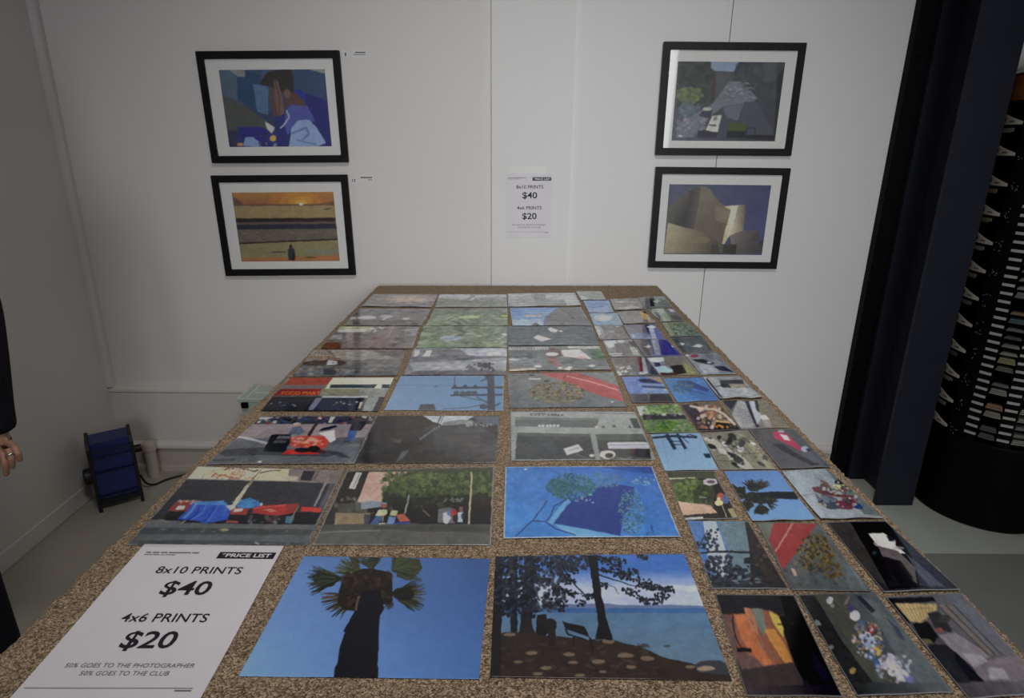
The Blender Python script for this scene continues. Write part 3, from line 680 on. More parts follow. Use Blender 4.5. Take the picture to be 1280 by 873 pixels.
def a_street(p):
    p.at(810, 40, 5.333).G((55, 68, 62), (62, 70, 66), (80, 84, 100), (45, 48, 58))
    p.P([(205, 185), (430, 190), (430, 380), (380, 480), (190, 500)], (52, 62, 58)); p.S(160, (205, 190, 430, 400), 8, 24, [(48, 58, 54), (62, 72, 66), (40, 48, 46)], .6)
    p.E(270, 420, 90, 55, (90, 105, 62), .8); p.S(60, (200, 370, 365, 470), 6, 16, [(105, 118, 66), (80, 95, 60), (120, 125, 70)], .7, True); p.E(260, 520, 60, 50, (95, 120, 130), .6); p.S(40, (200, 470, 340, 580), 5, 14, [(80, 100, 105), (60, 75, 80), (110, 125, 130)], .6)
    p.P([(420, 192), (612, 195), (570, 265), (450, 262), (420, 240)], (120, 142, 168)); p.P([(570, 270), (605, 200), (930, 198), (860, 700), (640, 700), (700, 430)], (58, 62, 70)); p.P([(575, 270), (610, 200), (665, 198), (665, 300), (590, 300)], (42, 48, 58))
    p.S(90, (600, 210, 880, 420), 10, 26, [(60, 66, 68), (48, 54, 58), (72, 78, 78)], .5); p.P([(770, 200), (860, 200), (850, 330), (780, 330)], (82, 86, 84), .6)
    p.L([(440, 270), (435, 380), (430, 470)], 34, (62, 48, 44), .8, 22); p.P([(450, 260), (560, 265), (560, 400), (450, 440)], (72, 76, 80))
    p.P([(540, 330), (620, 330), (730, 440), (700, 470), (500, 495), (420, 560), (300, 700), (190, 705), (200, 610), (430, 480)], (104, 108, 118)); p.S(70, (520, 340, 720, 460), 4, 22, [(140, 142, 146), (85, 88, 95), (165, 165, 165), (70, 72, 80)], .7, asp=.22)
    p.P([(500, 500), (640, 480), (600, 590), (520, 570)], (92, 96, 112)); p.P([(640, 470), (720, 460), (850, 690), (600, 690)], (66, 70, 84)); p.S(60, (195, 580, 380, 700), 4, 16, [(150, 150, 155), (90, 94, 105), (120, 122, 130)], .6)
    p.P([(340, 560), (370, 520), (430, 520), (420, 575)], (50, 56, 72)); p.E(395, 513, 30, 12, (170, 168, 160))
    p.P([(430, 560), (490, 555), (465, 668), (380, 662)], (190, 190, 184)); p.P([(440, 565), (462, 563), (455, 590), (435, 590)], (120, 122, 125)); p.L([(405, 622), (455, 622)], 12, (90, 92, 95)); p.P([(330, 660), (380, 655), (465, 670), (455, 708), (330, 705)], (45, 46, 52))
    p.P([(545, 610), (660, 612), (655, 665), (530, 660)], (66, 82, 34)); p.P([(528, 660), (650, 662), (645, 708), (522, 706)], (22, 24, 36)); p.L([(655, 690), (660, 640), (715, 640), (710, 690)], 6, (35, 36, 46)); p.P([(650, 685), (860, 690), (860, 715), (650, 712)], (26, 27, 32)); p.P([(862, 300), (930, 200), (860, 715), (840, 690)], (32, 40, 38)); p.E(215, 695, 14, 6, (190, 190, 195))  # green box and dark upright: glass reflections painted into the picture
def a_building(p):
    p.at(800, 195, 5.333).G((78, 84, 104), (60, 66, 108), (84, 88, 106), (68, 74, 120)); p.N(5, 12, 9)
    p.PG([(188, 345), (260, 280), (330, 225), (405, 195), (470, 225), (520, 300), (600, 360), (590, 430), (545, 590), (480, 620), (170, 640)], (92, 86, 76), (120, 113, 96), (300, 300), (540, 420))
    p.PG([(188, 345), (260, 285), (330, 232), (405, 198), (385, 330), (350, 490), (188, 447)], (104, 99, 88), (62, 60, 60), (190, 330), (300, 400)); p.PG([(330, 235), (405, 200), (385, 340), (350, 490), (310, 478)], (66, 64, 62), (92, 87, 78), (320, 350), (385, 360)); p.L([(405, 200), (385, 330), (353, 488)], 4, (58, 55, 52), .8)
    p.PG([(405, 200), (440, 205), (470, 230), (520, 302), (600, 365), (580, 440), (545, 590), (440, 520), (355, 488), (385, 335)], (112, 106, 92), (98, 91, 74), (400, 260), (520, 520)); p.PG([(500, 330), (600, 365), (575, 450), (500, 430)], (124, 117, 96), (140, 130, 100), (500, 380), (600, 390), .7)
    p.PG([(560, 338), (630, 327), (700, 326), (700, 380), (688, 500), (600, 530), (560, 588), (545, 586), (585, 430), (605, 362)], (196, 188, 158), (112, 102, 86), (610, 420), (700, 420)); p.PG([(600, 340), (655, 328), (620, 460), (580, 560), (548, 585), (585, 440), (606, 362)], (190, 180, 146), (222, 214, 186), (570, 440), (618, 440), .9)
    p.PG([(186, 447), (350, 489), (445, 520), (545, 590), (520, 650), (160, 648)], (168, 156, 124), (84, 77, 66), (180, 490), (500, 580)); p.PG([(165, 560), (330, 600), (480, 640), (160, 648)], (150, 136, 100), (110, 100, 82), (200, 640), (420, 600), .6); p.E(400, 560, 70, 24, (140, 124, 92), .4)
    p.PG([(598, 535), (640, 512), (700, 500), (785, 497), (800, 560), (740, 592), (620, 592)], (116, 108, 98), (72, 68, 70), (640, 520), (740, 590)); p.P([(600, 536), (622, 542), (632, 590), (606, 590)], (128, 118, 98), .8); p.PG([(640, 585), (760, 573), (830, 598), (822, 652), (640, 652)], (92, 86, 82), (66, 64, 66), (660, 590), (800, 640)); p.PG([(480, 592), (640, 587), (640, 652), (470, 650)], (70, 66, 60), (52, 51, 50), (500, 600), (620, 640)); p.P([(520, 592), (556, 592), (552, 645), (530, 645)], (112, 106, 92), .5); p.P([(790, 565), (830, 556), (830, 602), (800, 592)], (56, 56, 64))

def palm(p):
    p.at(280, 680, 3.556).G((76, 108, 162), (44, 70, 122), (100, 138, 192), (58, 94, 152))
    g1, g2, g3, b1 = (36, 42, 34), (52, 58, 40), (28, 30, 28), (70, 58, 40)
    p.E(450, 160, 55, 36, g3, .9); p.F(525, 155, 178, 34, 165, 90, 9, [g1, g3, g1, g2]); p.F(610, 140, 222, 40, 130, 80, 9, [g1, g2, (70, 82, 62)]); p.F(660, 115, 265, 50, 95, 50, 9, [g1, g2]); p.F(690, 60, 180, 70, 60, 30, 8, [g1]); p.F(560, 60, 20, 60, 80, 40, 8, [g1, b1])
    p.P([(765, 70), (870, 68), (885, 110), (830, 165), (770, 150)], (46, 52, 36)); p.F(750, 120, 330, 62, 140, 90, 9, [g1, g2, (58, 66, 44)]); p.F(745, 225, 4, 42, 160, 110, 9, [g1, g3, b1, g2]); p.E(800, 225, 50, 30, g3, .9); p.F(590, 230, 152, 34, 165, 90, 9, [g1, b1, g3, (80, 62, 48)])
    p.P([(515, 210), (530, 150), (600, 120), (620, 112), (670, 112), (745, 130), (752, 200), (748, 270), (700, 275), (690, 215), (615, 220), (590, 305), (530, 295), (505, 260)], (34, 29, 26)); p.S(120, (520, 120, 750, 290), 5, 14, [(42, 36, 30), (28, 25, 24), (56, 46, 36)], .6)
    p.P([(605, 240), (610, 215), (690, 205), (702, 230), (714, 295), (695, 320), (690, 400), (684, 605), (487, 605), (522, 440), (562, 335), (590, 290)], (24, 24, 30)); p.P([(560, 340), (530, 395), (540, 395), (555, 370)], (24, 24, 30)); p.L([(600, 235), (585, 300)], 10, (80, 66, 52))
def lake(p):
    p.at(600, 680, 3.879).G((60, 92, 155), (48, 84, 160), (70, 95, 110), (72, 100, 112))
    for i in range(25):
        y = 50 + i * 10.2; t = i / 24; k = max(0, min(1, (t - .30) / .35)); p.P([(0, y), (1280, y), (1280, y + 11), (0, y + 11)], [(50, 90, 160)[j] * (1 - k) + (142, 154, 182)[j] * k for j in range(3)])
    p.P([(880, 205), (1060, 205), (1060, 235), (950, 228)], (160, 170, 192), .7)
    p.P([(280, 300), (600, 294), (700, 302), (900, 300), (1090, 305), (1090, 318), (280, 318)], (82, 96, 132)); p.P([(60, 316), (1100, 316), (1110, 345), (60, 345)], (48, 82, 130)); 
    for i in range(16):
        y = 340 + i * 18; t = i / 15; p.P([(60, y), (1240, y), (1240, y + 19), (60, y + 19)], (68 + 10 * t, 98 + 2 * t, 130 - 12 * t))
    p.N(3, 20, 40)
    p.P([(60, 440), (160, 430), (330, 450), (550, 470), (640, 472), (750, 500), (900, 560), (1030, 585), (1240, 640), (1240, 690), (40, 690)], (42, 35, 32)); p.S(140, (70, 480, 900, 640), 6, 26, [(50, 42, 38), (34, 29, 28), (60, 50, 44)], .6, asp=.35)
    for x, y, r in ((240, 533, 28), (310, 605, 26), (440, 578, 24), (560, 575, 36), (690, 545, 40), (800, 560, 36), (470, 640, 26), (580, 622, 20), (270, 632, 24), (420, 540, 30), (720, 600, 26), (180, 575, 20), (610, 478, 30), (140, 445, 28), (1010, 600, 26)): p.E(x, y, r, r * .3, (112, 96, 80), .75)
    p.P([(1030, 590), (1060, 572), (1160, 568), (1195, 585), (1210, 640), (1050, 625)], (48, 50, 56)); p.E(1092, 608, 46, 12, (128, 112, 92))
    f1, f2, f3 = (30, 34, 44), (38, 42, 52), (22, 24, 30)
    p.L([(85, 60), (75, 655)], 46, (28, 28, 32)); p.L([(158, 60), (160, 432)], 32, (28, 28, 32)); p.L([(238, 60), (222, 300), (214, 440)], 40, (32, 30, 32), w1=60); p.P([(195, 440), (205, 400), (245, 395), (265, 445)], (38, 32, 30))
    p.S(620, (75, 60, 400, 330), 5, 12, [f1, f2, f3, (52, 58, 72)], .85); p.S(260, (75, 60, 260, 360), 5, 12, [f1, f3], .9); p.S(150, (350, 60, 520, 130), 4, 10, [f1, f2], .9)
    for x, y in ((440, 135), (400, 165), (425, 190), (370, 215), (410, 235), (440, 250), (365, 240), (475, 293), (500, 262), (525, 255), (390, 295), (350, 300)): p.S(16, (x - 24, y - 14, x + 24, y + 14), 4, 8, [f1, f3], .95)
    p.L([(385, 110), (430, 180), (490, 250)], 7, f3)
    for x, y in ((600, 90), (640, 80), (672, 92), (650, 120), (600, 130), (700, 150), (735, 140), (690, 165), (740, 175), (800, 190), (770, 205), (820, 215), (850, 215), (885, 225), (915, 225), (890, 262), (850, 285), (860, 255), (815, 285), (775, 270), (705, 235), (740, 245), (660, 150), (580, 75), (580, 205), (780, 68)): p.S(20, (x - 26, y - 14, x + 26, y + 14), 4, 8, [f1, f3, f2], .95)
    p.L([(560, 150), (640, 180), (720, 205), (880, 235)], 7, f3, w1=3); p.L([(560, 130), (700, 150)], 6, f3); p.L([(600, 200), (640, 215), (660, 250)], 4, (60, 66, 80))
    p.P([(510, 58), (556, 58), (575, 240), (600, 370), (632, 472), (545, 466), (562, 400), (538, 240)], (25, 24, 27))
    p.P([(268, 350), (310, 345), (325, 430), (300, 455), (262, 440)], (28, 27, 28)); p.E(330, 400, 30, 36, (30, 28, 30)); p.P([(318, 420), (355, 420), (352, 500), (322, 500)], (34, 30, 30))
    p.P([(385, 380), (495, 405), (522, 455), (500, 450), (405, 418)], (26, 25, 29)); p.L([(400, 415), (415, 445), (510, 470), (545, 470)], 8, (24, 23, 26)); p.L([(440, 450), (440, 500)], 6, (26, 25, 28)); p.L([(520, 455), (535, 530)], 9, (26, 25, 28))
def slabpool(p):
    p.at(600, 570, 4.741).G((60, 112, 185), (52, 92, 172), (62, 125, 200), (52, 112, 190)); p.N(7, 14, 9); p.N(5, 40, 24)
    p.P([(640, 62), (1025, 60), (1045, 110), (900, 95)], (46, 78, 155)); p.P([(920, 70), (1025, 62), (1045, 112), (960, 100)], (40, 60, 140), .7)
    p.P([(535, 255), (660, 235), (700, 190), (790, 168), (915, 185), (905, 300), (850, 360), (832, 478), (640, 440), (440, 405)], (38, 58, 130)); p.N(2.5, 30, 20)
    p.L([(530, 265), (470, 330), (415, 405)], 30, (100, 158, 205), .8); p.P([(440, 410), (600, 435), (830, 482), (560, 482), (480, 440)], (108, 165, 212), .75)
    for l in ([(520, 260), (440, 300), (420, 350), (395, 390)], [(400, 265), (355, 330), (310, 388), (210, 480)], [(310, 388), (390, 392), (450, 438), (570, 476)], [(1000, 455), (985, 475)], [(1015, 410), (1025, 455)]): p.L(l, 7, (36, 58, 118))
    fg = [(44, 90, 96), (56, 102, 112), (36, 74, 104), (64, 110, 106), (38, 78, 82)]
    p.S(420, (395, 105, 690, 262), 3, 8, fg, .8, True); p.E(480, 190, 80, 55, (44, 92, 92), .45)
    for k in range(60): p.F(p.rs.uniform(430, 660), p.rs.uniform(140, 240), p.rs.uniform(150, 380), 40, 42, 5, 3, fg + [(34, 74, 84)])
    fg = fg[:]; p.S(60, (395, 105, 690, 262), 2, 5, fg, .8, True); p.S(150, (560, 105, 850, 190), 4, 10, [(82, 118, 148), (62, 100, 130), (70, 115, 150)], .6, True); p.S(50, (900, 130, 1040, 175), 4, 9, [(60, 95, 140), (110, 150, 190)], .6, True)
    p.S(400, (820, 200, 975, 470), 3, 7, [(50, 90, 118), (66, 112, 135), (44, 78, 110), (92, 138, 158)], .8, True); p.S(26, (820, 180, 970, 450), 2, 4, [(128, 168, 190)], .7, True); p.S(14, (560, 230, 690, 280), 3, 7, [(130, 165, 190)], .7)
    p.E(272, 80, 8, 4, (200, 205, 215)); p.border((150, 158, 172), .008, .008)
def autoshop(p):
    p.at(180, 575, 4.923).G((60, 60, 64), (60, 60, 64), (84, 90, 94), (80, 86, 90))
    p.P([(325, 40), (935, 55), (905, 135), (255, 120)], (196, 186, 152)); p.P([(905, 60), (1230, 64), (1180, 150), (900, 135)], (120, 108, 106)); p.P([(992, 66), (1062, 70), (1035, 132), (968, 128)], (36, 36, 46)); p.P([(1070, 68), (1090, 70), (1060, 132), (1040, 130)], (95, 88, 80))
    p.P([(860, 100), (960, 105), (950, 130), (850, 128)], (170, 165, 150)); p.L([(255, 118), (560, 124), (960, 136)], 6, (150, 148, 140)); p.L([(380, 85), (360, 118)], 3, (90, 85, 75)); p.L([(610, 90), (580, 125)], 3, (90, 85, 75))
    p.T('AUTO', (540, 97), (632, 99), (6, -28), (178, 72, 58))
    p.L([(505, 62), (530, 50), (560, 56), (590, 48), (640, 60), (690, 72), (715, 62)], 8, (92, 70, 60)); p.S(26, (510, 46, 700, 66), 3, 7, [(180, 120, 100), (110, 85, 70), (196, 186, 152)], .8); p.L([(420, 108), (450, 84), (470, 104), (500, 96), (560, 116), (600, 118)], 7, (170, 78, 62)); p.S(26, (430, 92, 610, 122), 3, 7, [(176, 84, 66), (150, 70, 58), (196, 170, 140)], .8); p.S(8, (630, 105, 720, 122), 3, 6, [(170, 80, 60)], .8)
    p.P([(260, 122), (905, 136), (1140, 148), (1075, 300), (1045, 405), (20, 372), (60, 355)], (46, 46, 52)); p.N(2, 12, 9)
    p.L([(1140, 105), (1050, 290)], 12, (125, 122, 122)); 
    for dx in (25, 45, 62): p.L([(1150 + dx, 105), (1080 + dx * .8, 285)], 6, (100, 92, 92))
    p.P([(10, 372), (300, 370), (1060, 400), (1035, 440), (-20, 425)], (92, 96, 98)); p.P([(-20, 420), (1040, 432), (1020, 470), (-30, 465)], (66, 70, 72)); p.P([(-30, 460), (1030, 468), (1000, 530), (-40, 530)], (86, 94, 98)); p.P([(-30, 498), (500, 500), (980, 512), (980, 530), (-40, 530)], (58, 60, 60), .6); p.S(12, (60, 425, 900, 448), 6, 14, [(120, 122, 118)], .7, asp=.35); p.E(512, 436, 26, 8, (150, 142, 120)); p.L([(700, 508), (725, 528)], 8, (165, 162, 155))
    p.P([(110, 372), (150, 325), (260, 320), (560, 345), (1090, 325), (1050, 402), (540, 398), (240, 392)], (26, 26, 32))
    p.P([(150, 318), (205, 258), (330, 252), (300, 322)], (134, 58, 52)); p.P([(195, 308), (215, 285), (262, 287), (248, 310)], (205, 200, 196)); p.L([(205, 258), (270, 255), (370, 262)], 6, (150, 130, 105)); p.S(10, (215, 255, 320, 275), 4, 9, [(190, 150, 140), (110, 60, 55)], .8)
    p.P([(548, 262), (600, 255), (665, 238), (738, 275), (700, 302), (600, 305)], (52, 118, 188)); p.S(24, (590, 248, 720, 298), 5, 14, [(70, 140, 205), (40, 95, 165)], .7)
    p.P([(300, 275), (340, 263), (430, 264), (500, 252), (540, 290), (540, 340), (528, 372), (380, 398), (350, 382), (215, 368), (230, 350), (260, 330)], (44, 80, 190)); p.L([(330, 270), (290, 330), (250, 360)], 16, (100, 155, 215), .7); p.L([(400, 270), (370, 330), (300, 375)], 10, (70, 120, 210), .8); p.L([(480, 270), (440, 330), (400, 380)], 12, (60, 105, 205), .8); p.L([(520, 290), (500, 350)], 10, (66, 100, 200), .8); p.L([(350, 285), (330, 340), (280, 372)], 8, (28, 48, 150), .8); p.L([(450, 285), (415, 350), (370, 390)], 10, (28, 48, 150), .8); p.P([(500, 255), (300, 262), (320, 280), (530, 285)], (74, 148, 210), .6)
    p.P([(545, 300), (655, 305), (640, 345), (545, 338)], (152, 56, 48)); p.P([(570, 308), (622, 306), (612, 325), (565, 325)], (204, 198, 192)); p.P([(525, 375), (600, 385), (590, 395), (520, 392)], (150, 70, 65))
    p.P([(685, 300), (740, 285), (890, 278), (962, 272), (930, 330), (830, 350), (680, 332)], (168, 46, 46)); p.P([(735, 312), (790, 305), (830, 318), (790, 325)], (180, 120, 105)); p.P([(890, 280), (965, 274), (935, 325), (880, 330)], (140, 48, 44)); p.P([(978, 292), (1092, 298), (1085, 326), (970, 320)], (214, 50, 44)); p.L([(690, 302), (880, 282)], 5, (205, 90, 80))
    p.P([(885, 350), (932, 352), (915, 395), (875, 392)], (62, 110, 128)); p.P([(760, 360), (845, 350), (830, 395), (765, 385)], (62, 50, 55)); p.S(30, (660, 345, 880, 395), 5, 14, [(70, 75, 85), (30, 30, 36), (90, 60, 60), (110, 112, 118)], .7); p.L([(100, 376), (240, 384)], 5, (120, 120, 120)); p.L([(240, 392), (265, 378)], 6, (140, 140, 140)); p.L([(905, 380), (960, 290)], 5, (150, 130, 90))
    p.L([(560, 292), (600, 235), (640, 175), (660, 150)], 26, (172, 166, 146), w1=16); p.L([(655, 160), (690, 112), (735, 60)], 14, (120, 116, 96), w1=6); p.L([(725, 82), (790, 70), (850, 66)], 6, (66, 66, 52)); p.P([(515, 288), (560, 280), (580, 300), (540, 318)], (196, 186, 170)); p.L([(650, 160), (672, 150)], 8, (110, 130, 80)); p.L([(690, 100), (680, 85)], 4, (100, 120, 80)); p.E(735, 278, 8, 10, (190, 190, 195))
    p.border((120, 120, 122), .004, .004)
def truckstreet(p):
    p.at(390, 570, 5.12).G((60, 62, 48), (58, 64, 46), (84, 85, 82), (84, 86, 84))
    p.P([(-10, 100), (240, 100), (150, 360), (-10, 460)], (60, 56, 56)); p.P([(345, 105), (610, 105), (560, 150), (480, 185), (430, 300), (265, 305)], (182, 148, 134)); p.N(3, 20, 16); p.P([(205, 105), (355, 105), (265, 330), (130, 350)], (36, 33, 31)); p.P([(276, 108), (312, 110), (268, 216), (232, 212)], (186, 184, 178)); p.L([(300, 115), (258, 205)], 6, (130, 130, 125))
    p.P([(-20, 300), (180, 320), (150, 440), (-30, 440)], (48, 44, 42)); p.S(40, (100, 250, 280, 370), 6, 16, [(70, 72, 66), (46, 44, 40), (95, 98, 92)], .7); p.P([(270, 305), (380, 290), (430, 300), (430, 340), (270, 345)], (120, 132, 145)); p.P([(160, 310), (300, 300), (300, 350), (160, 360)], (70, 70, 58), .8)
    g = [(58, 72, 42), (76, 95, 50), (44, 54, 34), (66, 84, 46), (92, 108, 60)]
    p.P([(600, 105), (1165, 105), (1155, 300), (440, 300), (430, 240), (520, 150)], (52, 64, 40)); p.S(420, (430, 105, 1150, 320), 7, 22, g, .7); p.S(220, (440, 120, 1000, 240), 3, 9, [(84, 104, 54), (98, 114, 64), (40, 50, 30)], .6)
    for k in range(150): p.F(p.rs.uniform(440, 1150), p.rs.uniform(110, 320), p.rs.uniform(0, 360), 50, 26, 4, 4, [(40, 52, 32), (86, 106, 56), (62, 80, 44)])
    p.P([(440, 275), (1150, 262), (1145, 445), (330, 440), (340, 340), (430, 330)], (27, 26, 24)); p.S(120, (440, 250, 1150, 330), 8, 22, [(38, 44, 30), (27, 28, 24), (50, 60, 38)], .8); p.S(20, (820, 275, 960, 300), 4, 8, [(120, 128, 120)], .7); p.P([(1060, 290), (1150, 285), (1150, 320), (1080, 320)], (58, 36, 34), .7)
    p.P([(148, 365), (385, 368), (335, 385), (320, 442), (138, 440)], (132, 116, 88)); p.L([(150, 363), (385, 368)], 8, (70, 62, 52)); p.P([(320, 375), (365, 380), (345, 445), (318, 445)], (60, 64, 78))
    p.P([(388, 385), (410, 348), (460, 345), (462, 375), (440, 390)], (176, 178, 138)); p.E(442, 320, 20, 18, (150, 78, 70)); p.L([(428, 305), (460, 308)], 10, (110, 130, 175)); p.P([(355, 440), (395, 385), (440, 392), (405, 445)], (62, 84, 130)); p.L([(440, 385), (430, 425)], 8, (120, 110, 90))
    p.P([(478, 385), (490, 352), (525, 355), (528, 388)], (168, 170, 130)); p.E(490, 340, 12, 12, (70, 60, 55)); p.P([(455, 445), (470, 392), (520, 395), (500, 445)], (95, 125, 175)); p.P([(520, 380), (570, 375), (610, 420), (540, 425)], (165, 85, 70)); p.P([(500, 430), (605, 425), (600, 448), (490, 448)], (44, 62, 150)); p.E(430, 438, 22, 8, (175, 172, 160)); p.P([(600, 430), (660, 432), (660, 445), (600, 445)], (66, 66, 66))
    p.P([(640, 380), (700, 355), (740, 390), (720, 440), (640, 430)], (34, 32, 30)); p.L([(690, 350), (735, 388)], 8, (130, 105, 85)); p.P([(785, 430), (790, 345), (860, 332), (900, 345), (900, 435)], (100, 102, 108)); p.P([(820, 370), (850, 362), (875, 400), (850, 440), (825, 430)], (178, 182, 188)); p.E(863, 370, 16, 18, (82, 108, 172)); p.E(892, 368, 20, 24, (170, 44, 44)); p.E(900, 405, 16, 24, (40, 34, 34)); p.P([(918, 365), (955, 362), (950, 428), (920, 425)], (160, 178, 205)); p.E(940, 345, 14, 18, (110, 75, 85)); p.E(950, 390, 10, 20, (50, 50, 70))
    p.L([(602, 255), (590, 310), (575, 372)], 9, (142, 142, 140)); p.L([(1012, 105), (1005, 270), (994, 440)], 12, (172, 166, 130)); p.P([(965, 445), (1070, 440), (1060, 456), (970, 458)], (165, 160, 145))
    p.P([(-30, 440), (330, 440), (1145, 440), (1150, 600), (-40, 600)], (72, 73, 70)); p.P([(20, 480), (600, 470), (1145, 500), (1145, 585), (-10, 585)], (84, 86, 84)); p.L([(50, 495), (250, 482), (420, 480)], 6, (120, 120, 114)); p.P([(320, 455), (1140, 450), (1140, 480), (700, 490)], (60, 62, 60), .7); p.border((128, 126, 122), .006, .006)
def cityhall(p):
    p.at(620, 510, 6.4).G((128, 134, 132), (132, 138, 136), (122, 128, 126), (118, 124, 122)); p.N(2, 12, 8)
    p.P([(155, 75), (832, 85), (802, 162), (152, 150)], (84, 90, 90)); p.P([(155, 75), (832, 85), (826, 100), (155, 96)], (98, 104, 100)); p.P([(1068, 85), (1140, 85), (1170, 165), (1105, 165)], (72, 76, 74)); p.L([(770, 45), (1110, 48)], 6, (95, 98, 96))
    p.T('CITY HALL', (272, 62), (550, 68), (8, -17), (44, 46, 46), .02)
    for x in (350, 378, 410, 438, 468, 498): p.E(x, 146, 12, 9, (198, 202, 200))
    p.P([(168, 200), (755, 212), (800, 418), (152, 416)], (62, 65, 66)); p.N(2, 8, 6); p.P([(168, 200), (755, 212), (760, 235), (166, 228)], (76, 80, 78)); p.P([(798, 212), (1195, 212), (1245, 418), (842, 418)], (66, 68, 66)); p.P([(798, 212), (1195, 212), (1205, 265), (815, 265)], (78, 82, 76)); p.P([(1110, 330), (1235, 330), (1240, 400), (1120, 395)], (48, 50, 54))
    for x, y, s in ((862, 155, 22), (950, 150, 20), (1072, 154, 22)): p.P([(x - s, y + 8), (x - 3, y - 16), (x + s * .8, y + 10)], (72, 76, 74))
    p.E(808, 155, 14, 7, (200, 202, 200)); p.P([(892, 285), (912, 277), (1222, 276), (1238, 326), (906, 330)], (186, 190, 208)); p.L([(910, 300), (1230, 298)], 8, (120, 128, 165)); p.L([(930, 318), (1232, 316)], 5, (130, 136, 170)); p.P([(545, 330), (665, 293), (697, 342), (574, 382)], (176, 176, 196)); p.L([(585, 345), (665, 322)], 8, (120, 124, 150))
    p.E(895, 378, 62, 34, (202, 202, 168)); p.E(908, 385, 32, 22, (62, 62, 56)); p.E(770, 386, 20, 11, (205, 208, 212)); p.L([(650, 375), (700, 400), (770, 412)], 5, (105, 95, 92)); p.L([(960, 400), (1040, 412), (1090, 395)], 6, (118, 108, 98)); p.E(1095, 350, 14, 16, (92, 66, 62)); p.border((120, 125, 125), .01, .01)
def trashcart(p):
    p.at(250, 510, 5.565).G((100, 98, 104), (92, 92, 96), (88, 92, 98), (72, 76, 80))
    p.P([(300, 108), (1200, 108), (1150, 200), (180, 205)], (126, 118, 122)); p.P([(330, 60), (1220, 60), (1200, 110), (300, 110)], (60, 60, 66)); p.S(70, (340, 62, 1200, 106), 8, 22, [(40, 40, 46), (110, 110, 112), (165, 165, 165), (120, 60, 55), (50, 66, 100), (30, 30, 34)], .85, asp=.5); p.P([(350, 62), (520, 64), (470, 80), (360, 78)], (150, 150, 150)); p.P([(910, 62), (945, 62), (920, 100), (895, 100)], (160, 158, 145))
    p.P([(150, 230), (480, 240), (1120, 250), (1060, 390), (20, 390)], (92, 96, 102)); p.L([(245, 188), (380, 215), (480, 245)], 16, (158, 158, 165)); p.P([(100, 290), (440, 270), (1000, 310), (900, 340), (400, 330), (180, 340)], (62, 65, 70), .85); p.P([(300, 335), (1050, 345), (1020, 390), (200, 390)], (86, 90, 94), .7); p.P([(870, 290), (960, 300), (1060, 350), (980, 345)], (58, 60, 64), .8); p.P([(100, 355), (250, 350), (240, 375), (80, 375)], (66, 68, 72), .7)
    p.P([(505, 180), (642, 178), (630, 240), (598, 308), (448, 300)], (32, 34, 40)); 
    for k in range(6): p.L([(545 + 15 * k, 212), (560 + 15 * k, 190)], 5, (150, 152, 158)); p.L([(520 + 15 * k, 240), (535 + 15 * k, 218)], 4, (120, 122, 128))
    p.P([(620, 178), (650, 130), (700, 122), (738, 158), (700, 182)], (84, 90, 108)); p.E(682, 112, 24, 14, (150, 118, 110)); p.L([(655, 108), (705, 108)], 9, (150, 150, 152)); p.P([(632, 205), (700, 188), (880, 190), (905, 235), (870, 278), (640, 268)], (178, 72, 62)); p.E(745, 222, 84, 24, (192, 134, 114)); p.S(30, (650, 195, 880, 265), 6, 20, [(196, 120, 100), (150, 60, 55), (200, 150, 130)], .6, asp=.5); p.P([(628, 285), (868, 283), (850, 320), (570, 322)], (178, 54, 52)); p.E(720, 292, 60, 18, (48, 44, 46)); p.E(800, 284, 44, 26, (40, 38, 40)); p.E(850, 305, 34, 14, (60, 55, 55))
    p.P([(832, 172), (940, 148), (950, 215), (912, 238), (872, 192)], (196, 196, 202)); p.P([(828, 160), (860, 135), (950, 116), (960, 128), (900, 148)], (38, 38, 42)); p.L([(762, 190), (800, 130), (838, 82)], 24, (56, 52, 52), w1=18)
    p.P([(1038, 150), (1100, 148), (1072, 226), (1028, 222)], (60, 84, 130)); p.P([(1060, 105), (1120, 85), (1165, 100), (1120, 155), (1040, 152)], (50, 50, 58)); p.E(1130, 80, 26, 12, (70, 66, 70)); p.L([(1000, 228), (1050, 228)], 8, (56, 60, 66)); p.E(420, 380, 14, 6, (205, 205, 210)); p.border((130, 128, 128), .005, .005)
